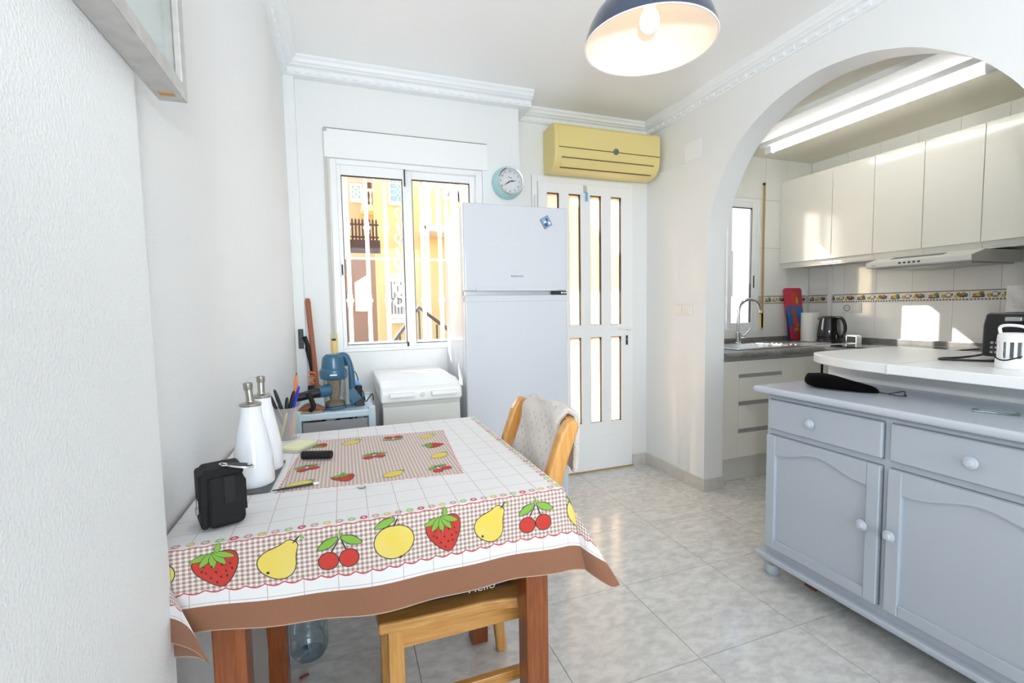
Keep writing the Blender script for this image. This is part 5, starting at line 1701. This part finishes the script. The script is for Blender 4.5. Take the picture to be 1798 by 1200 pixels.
def throw_pt(s, t):
    """s along the drape (front hem -> over the top -> rear hem), t across"""
    y = 1.17 + 0.262 * t + 0.03 * (s - 0.5) * (1 if s < 0.5 else -0.2)
    top = 0.907 + 0.002 * sin(5 * t)
    if s < 0.5:
        q = (0.5 - s) / 0.5
        z = top - 0.225 * q ** 1.15 * (1 - 0.05 * t)
        x = back_x(min(z, 0.885)) - 0.022 - 0.004 * sin(7 * t + 9 * q)
        if q < 0.14:
            x += 0.024 * (1 - q / 0.14)
            z -= 0.004 * (q / 0.14)
    else:
        q = (s - 0.5) / 0.5
        z = top - 0.155 * q ** 1.2 * (1 + 0.2 * (1 - t))
        x = back_x(min(z, 0.885)) + 0.022 + 0.050 * q + 0.008 * sin(8 * t)
        if q < 0.14:
            x -= 0.022 * (1 - q / 0.14)
    return Vector((x, y, z + 0.0012 * sin(13 * t + 8 * s)))
tn = MB().grid(lambda a, b_: throw_pt(a, b_), [k / 44 for k in range(45)], [k / 24 for k in range(25)])
to_ = tn.build('fleece', ['throw'], tw, 0, 2, 1)
md = to_.modifiers.new('thick', 'SOLIDIFY'); md.thickness = 0.016; md.offset = 0
dash = MB()
random.seed(3)
for r_ in range(13):
    for c_ in range(6):
        s = 0.04 + r_ * 0.036 + random.uniform(-0.004, 0.004)
        t = 0.08 + (c_ + 0.5 * (r_ % 2)) * 0.15 + random.uniform(-0.02, 0.02)
        if t > 0.95: continue
        pa, pb = throw_pt(s, t), throw_pt(s + 0.055, t + 0.03)
        nrm = (throw_pt(s + 0.02, t) - throw_pt(s, t)).cross(throw_pt(s, t + 0.02) - throw_pt(s, t)).normalized()
        if nrm.x > 0 and s < 0.45: nrm = -nrm
        pa, pb = pa + nrm * 0.0065, pb + nrm * 0.0065
        dash.tube([pa, (pa + pb) / 2, pb], [0.0008, 0.0022, 0.0008], 5)
dash.build('woven_marks', 'throw_dark', tw)
cu = thing('seat_cushion', 'dark navy seat cushion with white script on the pine chair', 'cushion', (0.27, 1.31, 0.457))
def cush(a, b_):
    return None
rings = []
for h, sc_ in ((0.0, 0.90), (0.008, 0.98), (0.018, 1.0), (0.028, 0.98), (0.036, 0.90), (0.040, 0.70)):
    rings.append([(0.265 + 0.185 * sc_ * math.copysign(abs(cos(2 * pi * k / 40)) ** 0.45, cos(2 * pi * k / 40)), 1.308 + 0.185 * sc_ * math.copysign(abs(sin(2 * pi * k / 40)) ** 0.45, sin(2 * pi * k / 40)), 0.457 + h) for k in range(40)])
MB().ring_tube(rings).build('pad', 'navy_fabric', cu)
for s_, y, x in (('Home', 1.215, 0.26), ('sweet', 1.30, 0.25), ('home', 1.385, 0.27)):
    put_text('script_print', s_, 0.085, (x, y, 0.4975), 0, 0, 'paper_roll', cu)
put_text('script_print', 'Hello', 0.034, (0.31, 1.1215, 0.478), pi / 2, 0, 'freezer_grey', cu)

# ------------------------------------------------------------------ things on the table
TS = CZ + 0.0015
sl_ = thing('slate_mat', 'square dark slate mat under the white bottles', 'mat', (-0.225, 1.35, TS))
MB().obox((-0.232, 1.352, TS + 0.003), (1, -0.04, 0), (0.04, 1, 0), (0, 0, 1), 0.056, 0.118, 0.003).build('slab', 'slate', sl_, 0.001)
BP = [(0.0, 0), (0.043, 0), (0.0455, 0.004), (0.0455, 0.03), (0.043, 0.07), (0.036, 0.115), (0.028, 0.155), (0.0235, 0.180), (0.0225, 0.196), (0.0, 0.197)]
def oil_bottle(x, y, label, sp_dir):
    z = TS + 0.0065
    t = thing('oil_bottle', label, 'bottle', (x, y, z), 'white bottles on the slate mat')
    MB().lathe(BP, (x, y, z), (0, 0, 1), 36).build('body', 'porcelain', t)
    MB().lathe([(0.0, 0.196), (0.024, 0.196), (0.026, 0.1985), (0.024, 0.202), (0.010, 0.206), (0.009, 0.21), (0.0, 0.21)], (x, y, z), (0, 0, 1), 24).build('stopper', 'cap_metal', t)
    d = Vector(sp_dir)
    MB().tube([(x, y, z + 0.208), Vector((x, y, z + 0.236)) + d * 0.1, Vector((x, y, z + 0.240)) + d * 0.2], [0.0085, 0.0085, 0.0085], 12).build('pourer', 'cap_metal', t)
    MB().lathe([(0.0095, 0), (0.0105, 0.002), (0.0105, 0.016), (0.008, 0.018)], Vector((x, y, z + 0.236)) + d * 0.15, (d.x, d.y, 1), 14).build('pourer_cap', 'cap_metal', t)
    MB().tube(smooth_path([Vector((x, y, z + 0.245)), Vector((x - 0.02, y, z + 0.252)), Vector((x - 0.036, y, z + 0.235)), Vector((x - 0.04, y, z + 0.21))], 4), 0.0008, 5).build('cap_thread', 'strap_beige', t)
oil_bottle(-0.2225, 1.295, 'white ceramic oil bottle nearest the black pouch', (-0.02, 0, 0))
oil_bottle(-0.215, 1.412, 'white ceramic oil bottle behind the other bottle', (0.0, 0.02, 0))

pu = thing('camera_pouch', 'small black nylon camera pouch with metal clasp on the tablecloth', 'pouch', (-0.25, 1.08, TS))
pa = radians(20)
E1, E2, E3 = Vector((cos(pa), sin(pa), 0)), Vector((-sin(pa), cos(pa), 0)), Vector((0, 0, 1))
PC = Vector((-0.250, 1.092, TS))
def prr(c, hx, hy, z0, z1, nm, m, bev, parent=pu, lean=0):
    return MB().obox(PC + E1 * c[0] + E2 * c[1] + E3 * (z0 + z1) / 2, E1, E2, E3, hx, hy, (z1 - z0) / 2).build(nm, m, parent, bev, 4)
prr((0.004, 0), 0.034, 0.040, 0.0005, 0.108, 'body', 'black_nylon', 0.014)
prr((-0.033, 0), 0.009, 0.037, 0.045, 0.115, 'flap', 'black_nylon', 0.008)
prr((-0.034, 0), 0.007, 0.036, 0.004, 0.055, 'front_pocket', 'black_nylon', 0.006)
prr((0.002, 0), 0.036, 0.036, 0.100, 0.121, 'lid', 'black_nylon', 0.009)
prr((0.041, 0.0), 0.003, 0.014, 0.02, 0.085, 'belt_loop', 'black_matte', 0.002)
prr((0.01, -0.0395), 0.010, 0.002, 0.05, 0.105, 'side_strap', 'black_matte', 0.001)
MB().obox(PC + E1 * -0.0435 + E2 * -0.012 + E3 * 0.048, E1, E2, E3, 0.0018, 0.009, 0.014).build('clasp', 'cap_metal', pu, 0.001)
MB().obox(PC + E1 * -0.0455 + E2 * -0.012 + E3 * 0.038, E1, E2, E3, 0.0016, 0.006, 0.007).build('clasp_tongue', 'cap_metal', pu, 0.001)
kf = thing('key_fob', 'dark oval key fob with metal ring lying on the pouch', 'key fob', PC + E3 * 0.122)
KF0, KF1 = PC + E1 * 0.012 + E2 * -0.026 + E3 * 0.124, PC + E1 * 0.050 + E2 * -0.034 + E3 * 0.115
kd = (KF1 - KF0).normalized()
kside = kd.cross(E3).normalized()
kn = kside.cross(kd)
V = []
n = 28
def fob(grow_, th):
    V = []
    for zz in (-th, th):
        for k in range(n):
            a = 2 * pi * k / n
            V.append((KF0 + KF1) / 2 + kd * (0.024 + grow_) * cos(a) + kside * (0.0115 + grow_) * sin(a) * (1 + 0.25 * cos(a)) + kn * zz)
    return V, [tuple(range(n))[::-1], tuple(range(n, 2 * n))] + [(k, (k + 1) % n, n + (k + 1) % n, n + k) for k in range(n)]
MB().add(*fob(0.002, 0.0018)).build('metal_rim', 'chrome', kf)
MB().add(*fob(-0.001, 0.0026)).build('cover', 'vac_grey' if False else 'ink', kf)
MB().tube([KF0 - kd * 0.008 + (kd * cos(2 * pi * k / 16) + kside * sin(2 * pi * k / 16)) * 0.008 for k in range(16)], 0.0014, 6, 0, False, True).build('ring', 'chrome', kf)
MB().lathe([(0.004, 0), (0.0035, 0.001), (0, 0.0012)], KF1 - kd * 0.003 + kn * 0.0026, kn, 12).build('rivet', 'chrome', kf)

cpn = thing('pen_cup', 'clear plastic pen cup at the wall end of the table', 'pen cup', (-0.193, 1.745, TS))
CPX, CPY = -0.193, 1.742
MB().lathe([(0.0, 0.0005), (0.031, 0.0005), (0.0325, 0.05), (0.036, 0.072), (0.0385, 0.110), (0.0375, 0.110), (0.035, 0.072), (0.0315, 0.05), (0.030, 0.003), (0.0, 0.003)], (CPX, CPY, TS), (0, 0, 1), 32).build('cup', 'plastic_frost', cpn)
def pen(name, label, a, b_, r, m, tipm, cat='pen'):
    t = thing(name, label, cat, a, 'pens in the clear cup')
    A_, B_ = Vector(a), Vector(b_)
    d = B_ - A_
    MB().tube([A_, A_ + d * 0.08, A_ + d * 0.86, A_ + d * 0.97], [r * 0.55, r, r, r * 0.75], 10).build('barrel', m, t)
    MB().tube([A_ + d * 0.965, B_], [r * 0.7, r * 0.25], 10).build('tip', tipm, t)
def P3(dx, dy, z): return (CPX + dx, CPY + dy, TS + z)
pen('ballpoint_pen', 'black ballpoint pen with silver clip end in the cup', P3(0.005, 0.0, 0.006), P3(-0.050, -0.01, 0.165), 0.0055, 'black_plastic', 'alu')
pen('marker_pen', 'black marker pen leaning to the wall in the cup', P3(0.012, 0.008, 0.006), P3(-0.034, 0.005, 0.172), 0.0060, 'ink', 'black_plastic')
pen('felt_pen', 'short black felt pen upright in the cup', P3(-0.005, -0.012, 0.006), P3(0.006, -0.012, 0.145), 0.0062, 'black_plastic', 'black_plastic')
pen('thick_pen', 'thick black pen leaning towards the vacuum in the cup', P3(-0.014, -0.004, 0.006), P3(0.028, -0.006, 0.165), 0.0065, 'black_plastic', 'black_plastic')
pen('blue_pen', 'blue ballpoint pen in the clear cup', P3(-0.008, 0.012, 0.006), P3(0.044, 0.004, 0.178), 0.0050, 'blue_plastic', 'blue_plastic')
pen('orange_pen', 'tall orange ballpoint pen in the clear cup', P3(0.012, 0.016, 0.006), P3(0.036, 0.020, 0.222), 0.0048, 'orange_plastic', 'ink')
pen('yellow_pencil', 'yellow pencil seen through the clear cup', P3(-0.018, -0.018, 0.006), P3(0.004, -0.022, 0.095), 0.0042, 'yellow_pencil', 'yellow_pencil', 'pencil')
pen('red_marker', 'short red marker at the bottom of the cup', P3(0.010, -0.020, 0.006), P3(0.016, -0.018, 0.058), 0.0062, 'red_plastic', 'ink')

sn = thing('sticky_notes', 'block of pastel sticky notes beside the black cylinder', 'sticky notes', (-0.148, 1.598, TS))
na = radians(-32)
N1, N2 = Vector((cos(na), sin(na), 0)), Vector((-sin(na), cos(na), 0))
for k, m in enumerate(('note_blue', 'note_pink', 'note_green', 'note_yellow', 'note_yellow')):
    MB().obox((-0.148 + 0.0006 * k, 1.598, TS + 0.0018 + 0.003 * k), N1, N2, (0, 0, 1), 0.0335, 0.043, 0.0014).build('note_layer', m, sn)
bc = thing('black_cylinder', 'short matt black cylinder lying on the centre panel', 'cylinder', (-0.086, 1.46, TS))
d0, d1 = Vector((-0.128, 1.474, TS + 0.0125)), Vector((-0.045, 1.446, TS + 0.0125))
dd = (d1 - d0)
MB().tube([d0, d0 + dd * 0.03, d0 + dd * 0.97, d1], [0.010, 0.012, 0.012, 0.010], 18).build('barrel', 'black_matte', bc)
MB().tube([d0 + dd * 0.12, d0 + dd * 0.14], [0.0123, 0.0123], 18).build('ring', 'black_plastic', bc)
co = thing('coin', 'single small coin lying on the white checks', 'coin', (0.028, 1.18, TS))
MB().lathe([(0.0, 0), (0.0098, 0), (0.010, 0.0004), (0.010, 0.0014), (0.0095, 0.0018), (0.0, 0.0016)], (0.028, 1.18, TS + 0.0003), (0, 0, 1), 24).build('disc', 'cap_metal', co)
tpn = thing('thin_pen', 'thin dark pen lying along the slate mat', 'pen', (-0.12, 1.235, TS))
MB().tube([(-0.175, 1.228, TS + 0.0035), (-0.15, 1.231, TS + 0.0035), (-0.085, 1.239, TS + 0.0035)], [0.0015, 0.003, 0.003], 8).build('barrel', 'ink', tpn)
MB().tube([(-0.085, 1.239, TS + 0.0035), (-0.072, 1.2405, TS + 0.0035)], [0.003, 0.0028], 8).build('cap', 'white_plastic', tpn)

# ------------------------------------------------------------------ bottles on the floor
def water_bottle(x, y, r, h, label):
    t = thing('water_bottle', label, 'water bottle', (x, y, 0), 'water bottles under the table')
    P = [(0.0, 0.012), (r * 0.5, 0.004), (r * 0.82, 0.0005), (r * 0.98, 0.02), (r, 0.04)]
    z = 0.05
    while z < h * 0.66:
        P += [(r, z), (r * 0.975, z + 0.008), (r, z + 0.016)]
        z += 0.034
    P += [(r, h * 0.68), (r * 0.8, h * 0.8), (r * 0.35, h * 0.92), (r * 0.26, h * 0.94), (r * 0.26, h * 0.985)]
    MB().lathe(P, (x, y, 0.0005), (0, 0, 1), 28, 0, False, False).build('body', 'pet_blue', t)
    MB().lathe([(0.0, 0), (r * 0.29, 0), (r * 0.29, 0.018), (0, 0.019)], (x, y, h * 0.975), (0, 0, 1), 18).build('cap', 'sky_blue', t)
water_bottle(-0.155, 1.715, 0.062, 0.33, 'large clear water bottle on the floor beside the table leg')
bg = thing('plastic_bag', 'crumpled translucent plastic bag on the floor against the wall', 'bag', (-0.285, 1.405, 0))
rings = []
random.seed(11)
for h, s in ((0.0005, 0.8), (0.05, 1.0), (0.14, 0.95), (0.24, 1.02), (0.34, 0.9), (0.42, 0.6), (0.47, 0.25)):
    rings.append([(-0.285 + 0.052 * s * cos(2 * pi * k / 18) * (1 + random.uniform(-0.1, 0.1)), 1.405 + 0.10 * s * sin(2 * pi * k / 18) * (1 + random.uniform(-0.12, 0.12)), h) for k in range(18)])
MB().ring_tube(rings).build('film', 'bag_film', bg, 0, 2, 1)
cr = thing('wood_chip', 'small brown wood chip on the floor beside the table leg', 'chip', (-0.14, 1.60, 0))
MB().obox((-0.165, 1.60, 0.004), (0.9, 0.3, 0.1), (-0.3, 0.9, 0), (0, -0.1, 1), 0.014, 0.006, 0.003).build('chip', 'brown_leather', cr, 0.001)

# ------------------------------------------------------------------ outside
gd = struct(box('ground_outside', 'out_terra', None, -30, 40, YD + 0.16, 60, -0.25, -0.12))
# iron window grille in front of the sliding window
gl = thing('window_grille', 'white wrought iron grille outside the sliding window', 'grille', (0.4, 3.0, 0.96))
GY = 3.0
for k in range(8):
    x = -0.062 + 0.1115 * k
    MB().tube([(x, GY, 0.99), (x, GY, 2.0)], 0.0125, 10).build('bar', 'out_iron', gl)
    bm_ = MB()
    for z in (1.70, 1.26):
        bm_.lathe([(0.012, -0.04), (0.016, -0.03), (0.013, -0.02), (0.023, 0), (0.013, 0.02), (0.016, 0.03), (0.012, 0.04)], (x, GY, z), (0, 0, 1), 12)
    bm_.build('collar', 'out_iron', gl)
for z in (1.515, 1.0, 1.98):
    MB().box(-0.10, 0.80, GY - 0.009, GY + 0.009, z - 0.006, z + 0.006).build('cross_rail', 'out_iron', gl)
sc_ = []
for k in range(8):
    zc, sg = 1.80 - k * 0.078, (1 if k % 2 else -1)
    for j in range(10):
        a = j / 9 * 1.7 * pi
        rr = 0.034 * (1 - 0.45 * j / 9)
        sc_.append((0.365 - 0.004 * k + sg * rr * sin(a), GY + 0.004, zc + 0.03 * cos(a)))
MB().tube(smooth_path(sc_, 3), 0.007, 8).build('scroll', 'out_iron', gl)
struct(box('trim_9', 'out_white', None, -0.12, 0.92, YD + 0.021, YD + 0.16, 0.90, 0.985))

K16 = 16.0 / 7.0
def fx_(x): return x * K16
def fz_(z): return CAM_H + (z - CAM_H) * K16
FYY = 16.0
hs = thing('yellow_house', 'yellow rendered house with balconies across the yard', 'house', (fx_(1.0), FYY, 0))
MB().box(fx_(0.50), fx_(2.6), FYY, FYY + 0.8, -0.2, fz_(3.3)).build('wall', 'out_yellow', hs)
def facade_window(x0, x1, z0, z1, nx, nz, parent, y=FYY, fm='out_white', pm='out_pane'):
    X0, X1, Z0, Z1 = fx_(x0), fx_(x1), fz_(z0), fz_(z1)
    w = MB()
    e = 0.07
    w.box(X0 - e, X1 + e, y - 0.08, y, Z0 - e * 2.0, Z0); w.box(X0 - e, X1 + e, y - 0.06, y, Z1, Z1 + e)
    w.box(X0 - e, X0, y - 0.06, y, Z0, Z1); w.box(X1, X1 + e, y - 0.06, y, Z0, Z1)
    for k in range(1, nx): w.box(X0 + (X1 - X0) * k / nx - 0.02, X0 + (X1 - X0) * k / nx + 0.02, y - 0.05, y, Z0, Z1)
    for k in range(1, nz): w.box(X0, X1, y - 0.05, y, Z0 + (Z1 - Z0) * k / nz - 0.02, Z0 + (Z1 - Z0) * k / nz + 0.02)
    o = w.build('window', fm, parent)
    for i in range(nx):
        for j in range(nz):
            a, b_ = X0 + (X1 - X0) * i / nx, X0 + (X1 - X0) * (i + 1) / nx
            c, d = Z0 + (Z1 - Z0) * j / nz, Z0 + (Z1 - Z0) * (j + 1) / nz
            MB().box(a + 0.02, b_ - 0.02, y - 0.03, y - 0.01, c + 0.02, d - 0.02).build('pane', pm, o)
    return o
facade_window(0.723, 0.912, 2.765, 3.10, 2, 4, hs)
facade_window(0.633, 0.896, 1.075, 1.70, 2, 1, hs, FYY, 'out_white', 'out_white')
wb_ = MB()
for k in range(5):
    x = fx_(0.68 + 0.045 * k)
    wb_.box(x - 0.012, x + 0.012, FYY - 0.14, FYY - 0.11, fz_(1.15), fz_(1.62))
wb_.box(fx_(0.64), fx_(0.89), FYY - 0.14, FYY - 0.11, fz_(1.36), fz_(1.375))
wb_.build('window_bars', 'out_rail', hs)
def baluster(x, y, z0, z1, parent, r=0.07):
    h = z1 - z0
    MB().lathe([(r, 0), (r, 0.06 * h), (r * 0.5, 0.12 * h), (r * 0.95, 0.35 * h), (r * 0.45, 0.7 * h), (r * 0.6, 0.85 * h), (r, 0.92 * h), (r, h)], (x, y, z0), (0, 0, 1), 12).build('baluster', 'out_white', parent)
bl = MB().box(fx_(1.12), fx_(2.2), FYY - 1.2, FYY, fz_(2.28), fz_(2.36)).build('balcony', 'out_white', hs)
MB().box(fx_(1.12), fx_(2.2), FYY - 1.2, FYY - 1.06, fz_(2.86), fz_(2.93)).build('balcony_rail', 'out_white', bl)
for k in range(9):
    baluster(fx_(1.18 + 0.115 * k), FYY - 1.13, fz_(2.36), fz_(2.86), bl, 0.09)
for k in range(3):
    MB().box(fx_(1.12 + 0.36 * k), fx_(1.16 + 0.36 * k), FYY - 1.23, FYY - 1.0, -0.12, fz_(3.3)).build('column', 'out_white', hs)
facade_window(1.50, 1.69, 2.88, 3.12, 2, 2, hs, FYY, 'out_white', 'out_tan')
facade_window(1.73, 1.92, 2.88, 3.12, 2, 2, hs, FYY, 'out_white', 'out_tan')
lat = MB()
for k in range(7):
    x = 1.50 + 0.07 * k
    for s in (-1, 1):
        a, b_ = Vector((fx_(x - 0.035 * s), FYY - 0.1, fz_(2.9))), Vector((fx_(x + 0.035 * s), FYY - 0.1, fz_(3.1)))
        lat.tube([a, b_], 0.015, 5)
lat.build('lattice', 'out_white', hs)
h2 = thing('tan_house', 'shaded tan house with small blue window and balcony beyond the fence', 'house', (fx_(0.3), 18, 0))
MB().box(fx_(-1.2), fx_(0.60), FYY + 1.6, FYY + 2.4, -0.2, fz_(3.5)).build('wall', 'out_tan', h2)
facade_window(0.215, 0.335, 2.93, 3.12, 2, 3, h2, FYY + 1.6)
b2 = MB().box(fx_(0.335), fx_(0.56), FYY + 0.9, FYY + 1.6, fz_(2.70), fz_(2.78)).build('balcony', 'out_cream', h2)
MB().box(fx_(0.335), fx_(0.56), FYY + 0.9, FYY + 1.0, fz_(2.99), fz_(3.02)).build('balcony_rail', 'out_white', b2)
for k in range(4):
    baluster(fx_(0.36 + 0.055 * k), FYY + 0.95, fz_(2.78), fz_(2.99), b2, 0.045)
MB().box(fx_(0.41), fx_(0.50), FYY + 1.55, FYY + 1.6, fz_(2.80), fz_(3.2)).build('balcony_door', 'out_brown', h2)
lw_ = thing('cream_house', 'sunlit cream house wall at the edge of the sliding window', 'house', (fx_(0.0), FYY - 2, 0))
MB().box(fx_(-1.2), fx_(0.125), FYY - 2, FYY - 1, -0.2, fz_(3.2)).build('wall', 'out_cream', lw_)
MB().box(fx_(-1.25), fx_(0.135), FYY - 2.1, FYY - 1, fz_(3.2), fz_(3.26)).build('parapet', 'out_white', lw_)
fe = thing('picket_fence', 'brown picket fence on a low brown wall across the yard', 'fence', (fx_(0.33), FYY - 1.5, 0))
MB().box(fx_(0.13), fx_(0.5), FYY - 1.5, FYY - 1.3, fz_(1.95), fz_(2.11)).build('wall', 'out_brown', fe)
for k in range(8):
    x = fx_(0.165 + 0.042 * k)
    MB().prism([(x - 0.028, fz_(2.10)), (x + 0.028, fz_(2.10)), (x + 0.028, fz_(2.36)), (x, fz_(2.385)), (x - 0.028, fz_(2.36))], FYY - 1.47, FYY - 1.43, 'y').build('picket', 'out_brown', fe)
for z in (2.14, 2.30):
    MB().box(fx_(0.14), fx_(0.49), FYY - 1.43, FYY - 1.40, fz_(z), fz_(z + 0.02)).build('rail', 'out_brown', fe)
tw_ = thing('terracotta_wall', 'terracotta coloured garden wall across the yard', 'garden wall', (fx_(0.25), FYY - 2.4, 0))
kk = (FYY - 2.4) / 7.0
def gx(x): return x * kk
def gz(z): return CAM_H + (z - CAM_H) * kk
MB().box(gx(-1.0), gx(0.47), FYY - 2.4, FYY - 2.1, -0.12, gz(1.93)).build('render', 'out_terra', tw_)
MB().prism([(gx(0.18), gz(1.20)), (gx(0.30), gz(1.19)), (gx(0.40), gz(1.21)), (gx(0.40), gz(1.74)), (gx(0.18), gz(1.60))], FYY - 2.44, FYY - 2.4, 'y').build('sunlit_wall_patch', 'out_cream', tw_)  # sunlit house wall, its brightness put into the cream colour
hr = thing('stair_rail', 'dark metal handrail of the outside steps', 'handrail', (0.8, 5.0, 0))
MB().tube([(0.44, 5.0, 0.80), (0.763, 5.0, 1.226), (1.14, 5.0, 0.93)], 0.022, 8).build('rail', 'out_rail', hr)
for x, z in ((0.56, 0.93), (0.66, 1.06), (0.765, 1.19), (0.95, 1.04), (1.12, 0.90)):
    MB().tube([(x, 5.0, -0.12), (x, 5.0, z)], 0.012, 8).build('post', 'out_rail', hr)
po_ = thing('porch_wall', 'peach porch wall seen through the glazed door', 'porch wall', (2.6, 4.4, 0))
MB().box(1.72, 3.2, 4.4, 4.55, -0.12, 2.62).build('render', 'out_peach', po_)
pc = thing('porch_column', 'white porch column outside the sliding window', 'column', (1.0, 3.9, 0))
MB().lathe([(0.13, 0), (0.13, 0.1), (0.10, 0.14), (0.095, 2.3), (0.12, 2.36), (0.14, 2.4), (0.14, 2.5)], (1.13, 4.0, -0.12), (0, 0, 1), 24).build('shaft', 'out_white', pc)
wn_ = thing('white_house', 'whitewashed house seen through the kitchen window', 'house', (9.5, 10.0, 0))
MB().box(7.4, 14.0, 9.0, 10.0, -0.2, 5.2).build('wall', 'out_white', wn_)
for x in (8.3, 9.6, 10.9):
    w = MB().box(x, x + 0.7, 8.95, 9.0, 1.4, 2.5).build('window', 'out_tan', wn_)
    MB().box(x + 0.05, x + 0.65, 8.94, 8.96, 1.45, 2.45).build('pane', 'out_pane', w)
